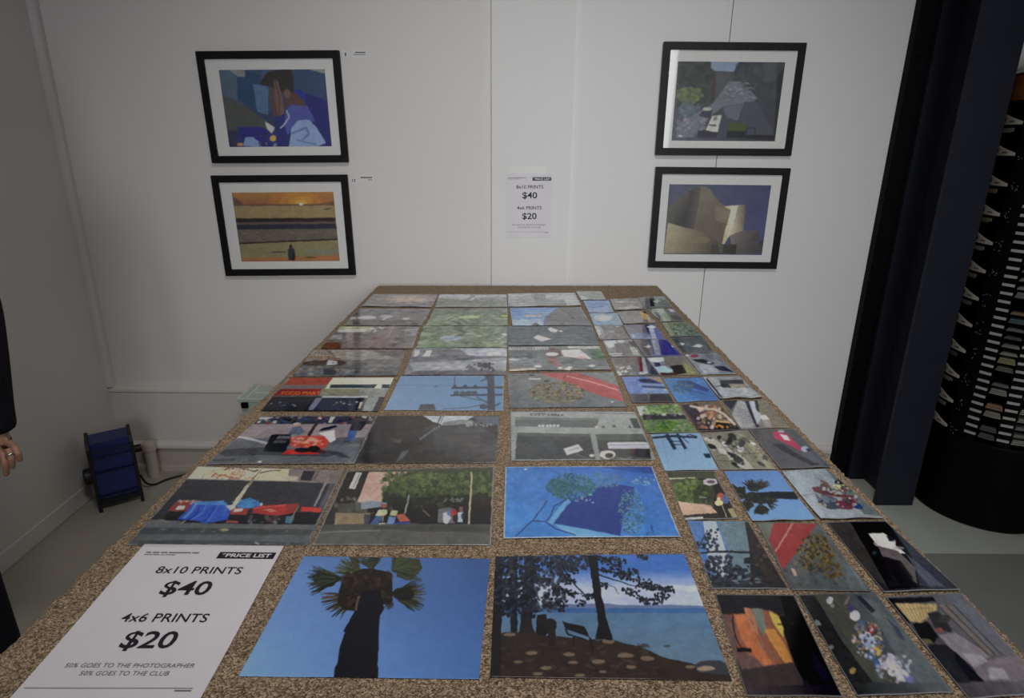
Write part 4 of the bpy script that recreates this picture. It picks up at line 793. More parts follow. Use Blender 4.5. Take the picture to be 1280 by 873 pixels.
def road(p):
    p.at(320, 430, 4).G((66, 64, 64), (78, 78, 80), (58, 58, 58), (74, 74, 74)); p.N(3, 10, 8); p.P([(600, 362), (850, 362), (880, 400), (640, 480), (520, 590), (490, 590)], (60, 58, 58), .7)
    p.P([(835, 360), (1098, 358), (1050, 386), (930, 408), (880, 388)], (172, 180, 190)); p.P([(930, 395), (1020, 380), (1080, 385), (1100, 400), (940, 412)], (122, 126, 130)); p.P([(1080, 362), (1220, 360), (1220, 410), (1060, 405), (1110, 385)], (96, 98, 104)); p.P([(1150, 370), (1210, 372), (1205, 405), (1155, 405)], (98, 106, 130), .8); p.P([(700, 370), (840, 366), (900, 405), (760, 470), (700, 480)], (72, 70, 68), .6)
    p.L([(920, 412), (868, 446), (818, 482)], 6, (165, 165, 168), w1=12); p.L([(925, 362), (905, 410)], 5, (60, 58, 58)); p.L([(938, 362), (918, 405)], 3, (80, 78, 78)); p.P([(698, 595), (735, 538), (765, 535), (730, 580)], (134, 145, 150)); p.P([(663, 475), (732, 476), (722, 500), (672, 490)], (112, 92, 82)); p.E(715, 492, 12, 8, (150, 120, 100)); p.P([(600, 550), (780, 490), (840, 500), (720, 540), (690, 600), (560, 600)], (48, 46, 46), .7); p.P([(1120, 440), (1210, 440), (1205, 520), (1120, 510)], (62, 60, 60), .8); p.PG([(520, 600), (640, 480), (880, 410), (1100, 405), (1215, 460), (1205, 600)], (92, 92, 94), (58, 57, 57), (960, 415), (860, 600), .6); p.L([(900, 420), (1180, 500)], 5, (70, 68, 68), .5); p.L([(960, 412), (1205, 440)], 4, (74, 72, 72), .5); p.S(20, (1040, 395, 1200, 412), 4, 9, [(150, 152, 155), (60, 60, 62)], .7); p.P([(880, 420), (1100, 415), (1110, 500), (900, 540)], (84, 84, 86), .5); p.border((112, 110, 108), .005, .005)
def foodmart(p):
    p.at(320, 440, 6.4).G((140, 130, 118), (150, 150, 130), (40, 44, 54), (80, 82, 84))
    p.P([(270, 208), (612, 204), (560, 268), (225, 270)], (152, 68, 54)); p.P([(215, 268), (560, 266), (545, 300), (195, 302)], (112, 100, 104)); p.P([(195, 300), (520, 298), (490, 352), (140, 352)], (132, 42, 46)); p.T('FOOD MART', (200, 345), (500, 346), (8, -27), (224, 132, 56))
    p.L([(360, 215), (390, 260)], 4, (80, 50, 45)); p.P([(612, 204), (1115, 202), (1065, 296), (545, 300)], (192, 198, 174)); p.P([(592, 264), (968, 262), (942, 293), (578, 293)], (50, 62, 72)); p.P([(1008, 262), (1075, 262), (1062, 293), (998, 293)], (52, 64, 74)); p.P([(518, 298), (1062, 298), (1022, 364), (500, 362)], (124, 126, 108)); p.P([(820, 300), (1062, 298), (1022, 364), (830, 362)], (128, 132, 130)); p.L([(520, 310), (640, 360)], 6, (100, 90, 80))
    p.P([(130, 366), (530, 360), (440, 475), (28, 475)], (28, 32, 46)); p.P([(515, 372), (868, 372), (805, 475), (440, 475)], (46, 50, 60)); p.L([(520, 366), (888, 364)], 12, (172, 178, 186)); p.P([(888, 368), (985, 368), (935, 475), (846, 475)], (126, 134, 134)); p.P([(985, 362), (1035, 362), (990, 475), (932, 475)], (62, 62, 66)); p.P([(473, 372), (530, 370), (448, 470), (406, 470)], (104, 104, 124)); p.S(26, (80, 400, 420, 450), 4, 12, [(110, 118, 130), (60, 70, 90), (150, 155, 160)], .7, asp=.5); p.S(22, (580, 405, 800, 450), 4, 14, [(140, 142, 150), (80, 82, 92), (165, 168, 170)], .7, asp=.5); p.P([(830, 405), (850, 405), (828, 455), (812, 455)], (190, 184, 150)); p.P([(600, 440), (800, 430), (800, 465), (560, 468)], (34, 40, 60), .7)
def pole(p):
    p.at(320, 430, 4).G((112, 150, 192), (100, 140, 182), (128, 162, 200), (100, 140, 182))
    d = (66, 74, 88)
    p.P([(1155, 160), (1190, 160), (1196, 340), (1155, 340)], d); p.L([(975, 222), (1245, 218)], 11, d); p.L([(968, 258), (1235, 255)], 9, d); p.L([(1100, 265), (1160, 300)], 4, d); p.L([(1000, 258), (1080, 240)], 6, d)
    for x in (990, 1043, 1095): p.L([(x, 165 if x == 990 else 205), (x, 222)], 5, d); p.E(x, 215, 10, 8, d)
    for x in (1000, 1030, 1060, 1090): p.E(x, 245, 14, 9, (76, 84, 96))
    p.P([(818, 304), (888, 302), (898, 340), (806, 340)], (78, 86, 94)); p.E(898, 215, 12, 5, (84, 110, 150)); p.L([(700, 206), (980, 210)], 3, (96, 128, 168)); p.L([(930, 328), (1060, 320), (1130, 305)], 3, d); p.L([(1010, 260), (1100, 280), (1160, 290)], 3, d); p.E(1135, 315, 20, 14, (74, 80, 92)); p.L([(1120, 188), (1160, 172)], 6, d); p.L([(1190, 315), (1222, 295)], 6, d); p.P([(1140, 160), (1190, 160), (1185, 180), (1150, 180)], d); p.border((150, 160, 172), .005, .005)
def curb(p):
    p.at(620, 440, 5.455).G((112, 112, 114), (112, 118, 116), (92, 98, 102), (96, 104, 106)); p.N(5, 24, 16)
    p.P([(290, 148), (565, 146), (700, 190), (830, 235), (872, 342), (700, 300), (545, 245), (430, 190)], (156, 78, 78)); p.N(3, 30, 20); p.L([(470, 165), (650, 208), (835, 264)], 8, (190, 130, 130)); p.L([(455, 190), (475, 160)], 5, (90, 55, 55))
    p.S(420, (220, 205, 600, 355), 4, 13, [(122, 108, 76), (92, 82, 60), (142, 126, 90), (108, 98, 74), (70, 64, 52)], .8, True, .55); p.L([(220, 186), (302, 186)], 10, (176, 170, 168)); p.E(345, 202, 22, 9, (70, 72, 76)); p.E(240, 160, 18, 6, (76, 78, 82)); p.S(30, (100, 200, 300, 370), 4, 12, [(76, 82, 86), (128, 130, 130)], .6, asp=.5); p.E(790, 344, 8, 5, (200, 200, 200))
def papersign(p):
    p.at(620, 345, 5.333).G((100, 104, 106), (104, 112, 108), (106, 108, 108), (110, 112, 114)); p.P([(80, 470), (700, 465), (705, 490), (80, 494)], (120, 122, 122)); 
    for k in range(14): p.L([(92 + 19 * k, 474), (102 + 19 * k, 494)], 8, (165, 168, 168))
    p.P([(480, 468), (690, 466), (692, 484), (480, 484)], (165, 168, 165)); p.P([(620, 490), (700, 486), (730, 560), (650, 560)], (86, 106, 88)); p.P([(435, 495), (560, 490), (605, 525), (640, 556), (560, 548), (455, 538)], (182, 180, 188)); p.E(385, 518, 58, 34, (102, 90, 90)); p.E(376, 522, 44, 12, (178, 178, 180)); p.L([(350, 565), (395, 580), (430, 610)], 16, (140, 98, 92)); p.E(380, 565, 34, 16, (120, 92, 88)); p.E(575, 545, 34, 10, (165, 140, 135))
    p.P([(85, 555), (200, 545), (310, 560), (300, 600), (90, 610)], (118, 122, 126)); p.E(120, 558, 36, 8, (150, 155, 158)); p.E(282, 607, 26, 8, (198, 198, 196)); p.P([(458, 626), (488, 606), (514, 608), (492, 632)], (198, 200, 200)); p.E(642, 601, 20, 8, (196, 198, 200)); p.E(430, 618, 16, 8, (180, 182, 182)); p.L([(88, 632), (270, 624)], 12, (168, 166, 148)); p.P([(440, 560), (720, 560), (740, 600), (470, 600)], (96, 100, 102), .6)
def litter(p):
    p.at(620, 345, 5.333).G((86, 94, 98), (92, 96, 100), (96, 104, 106), (92, 100, 102)); p.N(2, 8, 6); p.P([(342, 352), (362, 345), (412, 364), (394, 378), (356, 372)], (202, 205, 206)); p.E(428, 370, 12, 6, (190, 192, 196)); p.P([(246, 414), (274, 396), (364, 424), (298, 440)], (194, 198, 198))
def housesky(p):
    p.at(620, 345, 5.333).G((100, 108, 118), (104, 106, 112), (110, 112, 116), (104, 106, 110)); p.P([(85, 205), (425, 205), (330, 270), (312, 340), (100, 340)], (104, 134, 196)); p.P([(100, 290), (310, 290), (312, 340), (105, 340)], (146, 164, 198), .8); p.L([(195, 265), (302, 268)], 14, (165, 166, 162)); p.L([(305, 232), (302, 310)], 7, (130, 125, 115)); p.P([(228, 332), (268, 314), (300, 335)], (80, 84, 86)); p.P([(420, 210), (560, 210), (640, 335), (318, 335), (330, 275)], (102, 104, 108))
    p.S(20, (330, 280, 600, 325), 5, 16, [(128, 130, 132), (88, 90, 94)], .5, asp=.3); p.border((140, 145, 155), .006, .006)
def greenery(p, k):
    p.at(400, 345, 5.12).G((106, 116, 104), (108, 118, 106), (110, 122, 104), (116, 124, 112)); y0, y1 = (207, 320) if k == 0 else (322, 460)
    p.S(170, (620, y0, 1210, y1), 10, 46, [(86, 98, 80), (126, 140, 116), (98, 112, 88), (140, 152, 134)], .6, asp=.16)
    if k == 0: p.E(950, 265, 70, 9, (150, 178, 128), .9); p.E(1180, 255, 26, 5, (150, 172, 90)); p.P([(690, 215), (1200, 210), (1200, 235), (690, 240)], (112, 120, 110), .7); p.S(20, (690, 250, 900, 290), 8, 26, [(150, 158, 148)], .5, asp=.16)
    else: p.E(840, 400, 70, 16, (134, 150, 168), .8); p.S(40, (1000, 420, 1190, 455), 6, 16, [(150, 150, 132), (112, 118, 92)], .7, asp=.3); p.E(1180, 376, 16, 7, (185, 188, 186)); p.S(20, (620, 440, 800, 460), 6, 20, [(90, 125, 80)], .6, asp=.3)
def bluegrey(p):
    p.at(400, 345, 5.12).G((112, 114, 118), (116, 118, 124), (116, 116, 120), (122, 124, 130)); p.P([(900, 470), (1195, 462), (1195, 515), (960, 515), (925, 488)], (156, 160, 170)); p.P([(606, 475), (640, 474), (625, 515), (598, 520)], (160, 164, 170)); p.P([(680, 478), (718, 478), (700, 525), (660, 520)], (176, 180, 186)); p.P([(565, 558), (800, 552), (1195, 525), (1195, 600), (930, 602), (600, 612)], (136, 140, 146)); p.P([(600, 520), (920, 510), (1190, 522), (900, 545), (590, 550)], (100, 102, 108)); p.P([(610, 610), (900, 606), (1195, 612), (1190, 640), (540, 640)], (96, 96, 100)); p.S(16, (920, 570, 1110, 615), 8, 20, [(74, 76, 82), (88, 90, 94)], .8); p.L([(1085, 555), (1085, 605)], 14, (72, 74, 80)); p.L([(1050, 568), (1115, 566)], 6, (72, 74, 80)); p.E(940, 600, 8, 4, (190, 192, 195)); p.E(1092, 605, 8, 4, (190, 192, 195))
def awning(p):
    p.at(320, 440, 6.4).G((122, 118, 116), (112, 110, 110), (90, 90, 92), (104, 102, 102)); p.P([(445, -20), (800, -20), (1190, 30), (1180, 60), (760, 70), (420, 40)], (134, 132, 128)); 
    for k in range(7): p.L([(430 + 32 * k, 42), (470 + 20 * k, -20)], 6, (110, 104, 98))
    p.L([(430, 44), (560, 42), (680, 60)], 10, (112, 92, 78)); p.L([(560, -20), (640, 45)], 7, (84, 76, 72)); p.P([(930, -20), (1200, -20), (1180, 65), (1000, 20)], (104, 100, 100)); p.P([(368, 88), (470, 72), (700, 70), (745, 108), (560, 122), (370, 108)], (46, 48, 58)); p.P([(582, 70), (650, 80), (657, 104), (558, 110)], (186, 190, 200)); p.S(30, (440, 72, 720, 110), 5, 16, [(60, 62, 70), (120, 122, 128), (40, 42, 50)], .7, asp=.4); p.P([(340, 112), (740, 118), (1150, 120), (1130, 195), (300, 198)], (96, 98, 100)); p.S(60, (330, 125, 760, 190), 10, 34, [(62, 66, 76), (120, 122, 118), (84, 86, 94), (140, 138, 128)], .55, asp=.25); p.P([(540, 135), (650, 150), (640, 190), (540, 185)], (50, 54, 68), .7); p.S(26, (700, 90, 1150, 190), 20, 60, [(118, 116, 114), (92, 90, 90)], .5, asp=.15)
def shopfront(p):
    p.at(400, 345, 5.12).G((112, 108, 108), (116, 114, 114), (108, 102, 100), (112, 108, 106)); p.P([(120, 322), (345, 322), (325, 358), (110, 362)], (150, 152, 126)); p.P([(130, 345), (300, 340), (295, 358), (125, 362)], (182, 184, 172)); p.S(16, (330, 325, 415, 362), 6, 16, [(182, 184, 186), (120, 118, 116)], .8, asp=.5); p.L([(440, 320), (520, 318)], 8, (160, 160, 162)); p.P([(30, 428), (140, 425), (128, 470), (5, 470)], (102, 76, 66)); p.P([(60, 375), (150, 372), (140, 405), (40, 408)], (130, 132, 138)); p.P([(540, 345), (630, 335), (610, 385), (540, 385)], (134, 134, 138)); p.P([(330, 385), (430, 380), (420, 440), (320, 445)], (122, 100, 100), .7); p.S(24, (160, 365, 600, 455), 20, 60, [(122, 118, 116), (98, 96, 96)], .5, asp=.2); p.L([(440, 380), (470, 330)], 4, (150, 148, 146))
def umbrellas(p):
    p.at(400, 345, 5.12).G((120, 118, 120), (116, 114, 116), (112, 110, 112), (112, 110, 112)); p.E(300, 268, 62, 11, (170, 174, 190)); p.E(425, 262, 46, 10, (160, 160, 168)); p.L([(400, 285), (450, 255)], 8, (172, 172, 176)); p.E(552, 275, 24, 6, (190, 194, 200)); p.E(210, 272, 22, 8, (165, 170, 180)); p.P([(190, 285), (640, 285), (620, 322), (170, 322)], (104, 103, 104)); p.S(14, (260, 285, 620, 318), 16, 40, [(118, 116, 118), (94, 92, 94)], .5, asp=.2); p.P([(160, 290), (205, 285), (200, 318), (150, 318)], (96, 104, 86), .7)
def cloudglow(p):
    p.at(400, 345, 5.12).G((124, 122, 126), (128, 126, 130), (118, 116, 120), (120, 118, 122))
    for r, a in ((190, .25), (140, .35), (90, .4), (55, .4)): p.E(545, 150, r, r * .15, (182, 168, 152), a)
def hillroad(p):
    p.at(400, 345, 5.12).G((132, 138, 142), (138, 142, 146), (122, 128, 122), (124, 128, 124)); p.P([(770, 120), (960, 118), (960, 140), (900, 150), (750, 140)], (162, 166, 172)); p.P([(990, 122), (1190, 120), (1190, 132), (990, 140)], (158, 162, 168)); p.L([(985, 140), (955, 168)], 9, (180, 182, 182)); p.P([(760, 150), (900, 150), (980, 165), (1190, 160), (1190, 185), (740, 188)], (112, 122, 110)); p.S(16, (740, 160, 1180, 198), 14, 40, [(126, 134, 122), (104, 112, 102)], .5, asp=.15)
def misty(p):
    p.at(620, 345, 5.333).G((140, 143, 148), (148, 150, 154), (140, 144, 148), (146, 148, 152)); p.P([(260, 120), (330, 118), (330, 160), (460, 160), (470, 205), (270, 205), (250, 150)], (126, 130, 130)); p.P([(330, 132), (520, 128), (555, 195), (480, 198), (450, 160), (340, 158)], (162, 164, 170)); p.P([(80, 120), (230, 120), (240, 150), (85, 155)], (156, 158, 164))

# the small prints
def s_sunset(p):
    p.at(880, 735, 6.4).G((60, 58, 62), (30, 28, 34), (70, 62, 66), (20, 18, 28)); p.P([(90, 55), (620, 55), (650, 290), (640, 330), (560, 200), (320, 160), (335, 210), (150, 215)], (44, 42, 46)); p.P([(150, 215), (335, 208), (320, 160), (540, 185), (620, 240), (640, 380), (720, 610), (560, 680), (330, 690), (250, 560)], (150, 92, 72))
    p.P([(240, 215), (330, 212), (420, 400), (560, 640), (510, 650), (420, 570), (300, 420)], (192, 112, 72)); p.P([(380, 165), (465, 165), (500, 330), (480, 400), (420, 300)], (118, 128, 116)); p.P([(520, 190), (590, 225), (640, 300), (636, 400), (560, 300)], (212, 190, 84)); p.P([(480, 340), (560, 330), (650, 460), (705, 600), (650, 610), (560, 480)], (210, 142, 70)); p.P([(320, 165), (370, 165), (420, 280), (440, 400), (380, 330)], (190, 122, 92))
    for a in ((430, 420, 500, 520), (520, 500, 560, 560), (360, 240, 400, 300)): p.L([(a[0], a[1]), (a[2], a[3])], 16, (128, 108, 98), .6)
    p.P([(150, 220), (240, 215), (270, 480), (420, 580), (500, 660), (330, 700), (250, 560)], (112, 84, 80)); p.P([(260, 480), (375, 485), (385, 518), (270, 515)], (36, 32, 36)); p.L([(232, 215), (235, 330), (262, 420), (300, 480)], 10, (44, 40, 44)); p.P([(300, 660), (720, 600), (800, 780), (350, 800)], (66, 58, 58)); p.P([(610, 60), (700, 80), (880, 380), (1060, 760), (860, 790), (760, 690), (680, 480), (640, 330), (600, 240), (650, 230)], (22, 20, 26)); p.P([(860, 480), (1000, 720), (960, 760), (880, 640)], (32, 28, 42)); p.L([(590, 295), (640, 295)], 10, (50, 44, 36)); p.E(710, 285, 10, 5, (80, 74, 52))
def s_crowd(p):
    p.at(1000, 735, 4.571).G((56, 58, 60), (84, 92, 98), (40, 42, 42), (92, 100, 106)); p.P([(80, 45), (230, 45), (560, 540), (400, 540), (250, 330)], (74, 76, 70)); p.P([(-20, 45), (85, 45), (230, 290), (420, 545), (240, 545)], (42, 42, 44)); p.P([(330, 45), (420, 80), (640, 300), (840, 545), (640, 545), (430, 180)], (92, 102, 106)); p.P([(315, 45), (345, 45), (430, 130), (410, 150)], (44, 46, 58)); p.P([(490, 170), (560, 230), (600, 300), (570, 290)], (64, 72, 90))
    for x, y, rx, ry, c in ((170, 75, 18, 22, (178, 180, 186)), (185, 105, 12, 12, (130, 134, 140)), (290, 118, 18, 16, (70, 62, 118)), (312, 160, 28, 30, (196, 196, 206)), (350, 205, 26, 20, (78, 90, 118)), (345, 235, 40, 22, (120, 122, 116)), (402, 240, 20, 26, (182, 40, 44)), (445, 285, 26, 12, (198, 182, 138)), (380, 290, 50, 36, (180, 184, 198)), (400, 320, 40, 30, (140, 160, 190)), (430, 362, 34, 22, (204, 164, 76)), (410, 385, 24, 34, (72, 100, 140)), (440, 430, 22, 26, (58, 90, 140)), (500, 420, 46, 50, (192, 190, 200)), (480, 400, 14, 30, (92, 76, 84)), (540, 460, 40, 50, (206, 204, 214)), (580, 500, 40, 34, (188, 188, 204)), (620, 520, 30, 20, (110, 116, 176)), (300, 475, 18, 20, (166, 138, 74)), (100, 200, 20, 12, (120, 128, 140)), (178, 338, 14, 14, (118, 122, 128)), (265, 75, 8, 30, (120, 110, 108))): p.E(x, y, rx, ry, c, .95, .5)
    p.S(90, (300, 200, 480, 400), 5, 13, [(190, 190, 200), (80, 84, 100), (110, 120, 150), (150, 120, 90), (60, 58, 66)], .8, True); p.S(60, (430, 370, 640, 540), 5, 13, [(196, 196, 206), (120, 110, 118), (160, 170, 196)], .7, True)
def s_market(p):
    p.at(1000, 735, 4.571).G((70, 70, 76), (92, 94, 100), (66, 62, 66), (104, 100, 108)); p.P([(480, 65), (760, 55), (780, 85), (540, 95), (640, 210), (600, 210)], (26, 25, 32)); p.P([(545, 92), (790, 100), (780, 150), (700, 210), (640, 205)], (168, 148, 104))
    for k in range(9): p.L([(570 + 24 * k, 95), (650 + 15 * k, 205)], 4, (120, 102, 70))
    p.L([(590, 130), (770, 125)], 4, (120, 102, 70)); p.P([(735, 155), (800, 145), (880, 250), (870, 270), (780, 240)], (48, 48, 50)); p.E(805, 255, 22, 16, (130, 70, 72)); p.P([(780, 100), (880, 105), (1180, 390), (1100, 400)], (104, 98, 96)); p.P([(650, 215), (740, 205), (800, 290), (780, 330), (700, 300)], (26, 26, 28)); p.E(735, 325, 34, 18, (96, 88, 66)); p.P([(740, 335), (860, 340), (960, 440), (1060, 545), (820, 560)], (40, 40, 44)); p.P([(800, 280), (900, 270), (1100, 400), (1000, 470), (860, 350)], (122, 116, 126)); p.P([(940, 390), (1040, 400), (1100, 440), (1000, 470)], (146, 142, 150)); p.P([(880, 120), (930, 60), (1280, 380), (1120, 390)], (96, 98, 106)); 
    for k in range(3): p.L([(790 + 45 * k, 105), (1090 + 40 * k, 400)], 8, (72, 68, 70))
    p.P([(1000, 470), (1120, 420), (1290, 400), (1290, 545), (1040, 545)], (112, 106, 114)); p.P([(1080, 470), (1170, 470), (1200, 530), (1090, 535)], (150, 146, 156)); p.P([(900, 380), (980, 470), (1060, 545), (980, 545), (900, 430)], (30, 28, 36)); p.E(835, 190, 30, 26, (60, 58, 56))
def s_lake(p):
    p.at(840, 580, 4.741).G((80, 118, 170), (86, 108, 118), (120, 140, 170), (30, 28, 28)); p.P([(90, 335), (200, 335), (330, 620), (200, 700)], (72, 112, 176)); p.P([(185, 335), (268, 335), (360, 620), (300, 720), (215, 600)], (160, 176, 204)); p.P([(265, 335), (440, 335), (470, 420), (530, 700), (420, 720), (345, 590)], (96, 122, 136)); p.P([(258, 335), (275, 335), (365, 610), (350, 600)], (84, 118, 168)); p.P([(430, 345), (480, 345), (700, 740), (470, 740), (455, 500)], (44, 38, 36)); p.S(60, (470, 360, 620, 640), 7, 16, [(62, 52, 44), (36, 32, 32), (96, 84, 70)], .6)
    p.L([(165, 522), (300, 515), (500, 522)], 10, (34, 34, 42), w1=16); d = [(32, 36, 46), (42, 48, 60), (26, 28, 36)]
    p.S(40, (180, 380, 270, 510), 6, 12, d, .9); p.L([(150, 500), (210, 390)], 5, d[0]); p.S(14, (140, 440, 190, 500), 5, 9, d, .9); p.S(110, (190, 540, 350, 730), 7, 15, d, .85); p.S(90, (330, 600, 520, 735), 7, 15, d, .85); p.P([(230, 680), (680, 690), (690, 745), (240, 740)], (34, 36, 40), .8); p.P([(425, 555), (475, 545), (470, 590), (425, 590)], (32, 32, 36)); p.L([(470, 560), (560, 590)], 6, (36, 34, 36)); p.S(10, (360, 680, 540, 715), 8, 22, [(120, 150, 176)], .6, asp=.3)
def s_curb(p):
    p.at(840, 580, 4.741).G((112, 116, 108), (100, 106, 104), (84, 90, 92), (96, 104, 108)); p.N(5, 12, 18); p.P([(600, 350), (862, 350), (800, 430), (655, 620), (570, 440)], (166, 60, 60)); p.N(3, 24, 30); p.L([(715, 352), (608, 515)], 11, (196, 134, 128)); p.P([(500, 355), (605, 350), (572, 440)], (112, 120, 108)); p.S(240, (740, 420, 960, 640), 5, 12, [(116, 100, 62), (86, 74, 46), (136, 118, 76), (62, 56, 42)], .85, True); p.S(110, (880, 520, 1040, 670), 5, 12, [(116, 100, 62), (86, 74, 46), (126, 108, 70)], .85, True); p.S(60, (660, 580, 1060, 740), 6, 16, [(62, 66, 70), (104, 110, 114), (78, 84, 88)], .6); p.P([(698, 612), (722, 618), (740, 662), (718, 660)], (196, 168, 160)); p.E(728, 588, 12, 10, (112, 108, 104)); p.P([(880, 380), (940, 400), (1160, 740), (1060, 740)], (110, 120, 126), .7); p.L([(1000, 520), (1130, 720)], 14, (132, 142, 148), .6)
def s_nightman(p):
    p.at(880, 640, 3.2).G((52, 50, 52), (40, 42, 58), (44, 42, 46), (60, 62, 72)); p.P([(490, 42), (585, 42), (740, 300), (640, 250)], (56, 54, 54)); p.P([(585, 42), (735, 42), (800, 120), (990, 300), (740, 312)], (20, 20, 28)); p.P([(735, 42), (1030, 318), (860, 300), (840, 200)], (56, 58, 70)); p.P([(655, 85), (715, 82), (760, 110), (760, 130), (800, 160), (740, 165), (690, 130)], (218, 218, 214)); p.P([(725, 92), (748, 95), (758, 112), (735, 115)], (40, 40, 50)); p.E(700, 120, 26, 16, (170, 168, 166), .7)
    p.P([(690, 130), (770, 150), (840, 220), (850, 290), (790, 240), (720, 200)], (88, 82, 84)); p.P([(700, 170), (780, 190), (830, 260), (840, 305), (740, 300)], (36, 34, 36)); p.P([(800, 160), (850, 200), (960, 300), (900, 300), (850, 240)], (92, 96, 118), .7); p.E(675, 158, 10, 6, (44, 62, 62)); p.E(770, 140, 24, 8, (150, 146, 146), .7)
def s_street(p):
    p.at(840, 580, 4.741).G((58, 62, 48), (60, 58, 52), (150, 132, 118), (50, 46, 42)); p.P([(-40, 45), (250, 45), (275, 90), (-20, 95)], (66, 70, 56)); p.L([(-30, 90), (140, 84)], 7, (165, 170, 150)); p.P([(150, 90), (280, 90), (400, 325), (260, 330), (240, 200)], (38, 36, 34)); p.S(240, (0, 95, 245, 245), 8, 18, [(66, 88, 46), (82, 102, 54), (52, 66, 40), (94, 112, 62)], .8, True); p.S(70, (130, 120, 260, 250), 8, 16, [(46, 54, 38), (56, 64, 42)], .8, True)
    p.P([(30, 222), (110, 235), (230, 250), (270, 295), (60, 308)], (184, 152, 132)); p.P([(60, 308), (270, 296), (320, 328), (75, 335)], (48, 42, 40)); p.P([(78, 322), (185, 318), (188, 332), (80, 336)], (176, 180, 178)); p.P([(185, 100), (215, 88), (262, 92), (272, 118), (225, 132), (190, 122)], (168, 166, 172)); p.E(232, 108, 24, 10, (92, 76, 92)); p.L([(165, 200), (205, 202)], 5, (130, 132, 126)); p.E(290, 200, 24, 26, (158, 84, 66)); p.E(280, 235, 26, 16, (192, 178, 128)); p.E(320, 212, 20, 28, (70, 92, 150)); p.E(278, 212, 12, 14, (184, 180, 140)); p.L([(300, 250), (325, 322)], 5, (150, 140, 110)); p.P([(330, 270), (360, 265), (390, 322), (355, 322)], (150, 138, 100)); p.P([(245, 55), (290, 100), (420, 325), (395, 325)], (120, 122, 112), .7)
def s_palm(p):
    p.at(840, 580, 4.741).G((78, 118, 178), (84, 124, 186), (100, 144, 196), (104, 150, 206)); d = [(34, 38, 36), (46, 50, 40), (28, 30, 30), (66, 58, 40)]; p.L([(480, 190), (600, 186), (745, 188)], 34, (26, 28, 38), w1=48)
    for x, y, dg in ((440, 195, 200), (470, 150, 265), (400, 155, 180), (520, 150, 290), (520, 240, 85), (460, 235, 140), (560, 225, 20)): p.F(x, y, dg, 50, 78, 40, 8, d)
    for x, y, rx, ry in ((400, 155, 36, 20), (485, 140, 42, 24), (470, 200, 44, 34), (530, 215, 46, 26), (530, 278, 42, 26), (445, 245, 40, 20), (580, 222, 30, 18)): p.E(x, y, rx, ry, (34, 36, 36), .95); p.S(14, (x - rx, y - ry, x + rx, y + ry), 5, 10, d, .8)
def s_float(p):
    p.at(840, 580, 4.741).G((140, 152, 162), (120, 134, 142), (146, 160, 172), (136, 146, 150)); p.N(4, 8, 10); p.P([(905, 30), (960, 30), (1060, 110), (1260, 320), (1130, 300), (1030, 180)], (92, 104, 104)); p.P([(930, 35), (1060, 60), (1120, 130), (1000, 100)], (56, 62, 58)); p.P([(815, 132), (850, 125), (930, 165), (1080, 180), (1060, 195), (900, 178), (830, 155)], (92, 52, 54)); p.L([(870, 95), (910, 110), (930, 150)], 14, (112, 84, 80)); p.E(885, 130, 26, 22, (86, 72, 72)); p.P([(940, 118), (1020, 112), (1040, 135), (960, 140)], (186, 186, 140)); p.E(975, 152, 34, 14, (150, 152, 148)); p.E(990, 100, 40, 14, (36, 40, 46)); p.P([(830, 165), (940, 180), (980, 230), (960, 262), (890, 250), (860, 220)], (92, 104, 120)); p.E(950, 240, 56, 26, (60, 68, 80)); p.P([(950, 215), (1060, 195), (1080, 240), (1050, 270), (990, 265)], (104, 46, 62)); p.E(1095, 245, 34, 20, (38, 56, 112)); p.L([(1060, 190), (1100, 215), (1130, 260)], 10, (104, 112, 120)); p.E(1020, 210, 30, 18, (82, 62, 74)); p.L([(760, 178), (840, 165)], 14, (116, 124, 130), .6); p.S(60, (835, 100, 1110, 265), 4, 12, [(44, 46, 54), (120, 60, 66), (166, 168, 168), (70, 78, 92), (88, 54, 52), (54, 62, 84), (150, 150, 120)], .8, True)
    for k in range(9): p.L([(p.rs.uniform(840, 1060), p.rs.uniform(110, 240)), (p.rs.uniform(860, 1110), p.rs.uniform(120, 260))], 4, (60, 56, 62), .8)
def s_pole(p):
    p.at(800, 530, 4.923).G((108, 140, 172), (118, 148, 180), (124, 158, 192), (130, 164, 198)); d = (48, 56, 74)
    p.L([(65, 88), (200, 78), (350, 86)], 14, d); p.L([(160, 65), (215, 160)], 22, d); p.L([(225, 62), (280, 158)], 18, d); p.L([(262, 95), (300, 66), (350, 80)], 6, d); p.L([(300, 120), (270, 100)], 5, d); p.L([(190, 110), (260, 112)], 6, d); p.L([(185, 130), (265, 132)], 6, d); p.P([(388, 186), (430, 186), (440, 214), (404, 214)], (44, 54, 76)); p.L([(140, 120), (180, 280)], 3, (100, 130, 166))
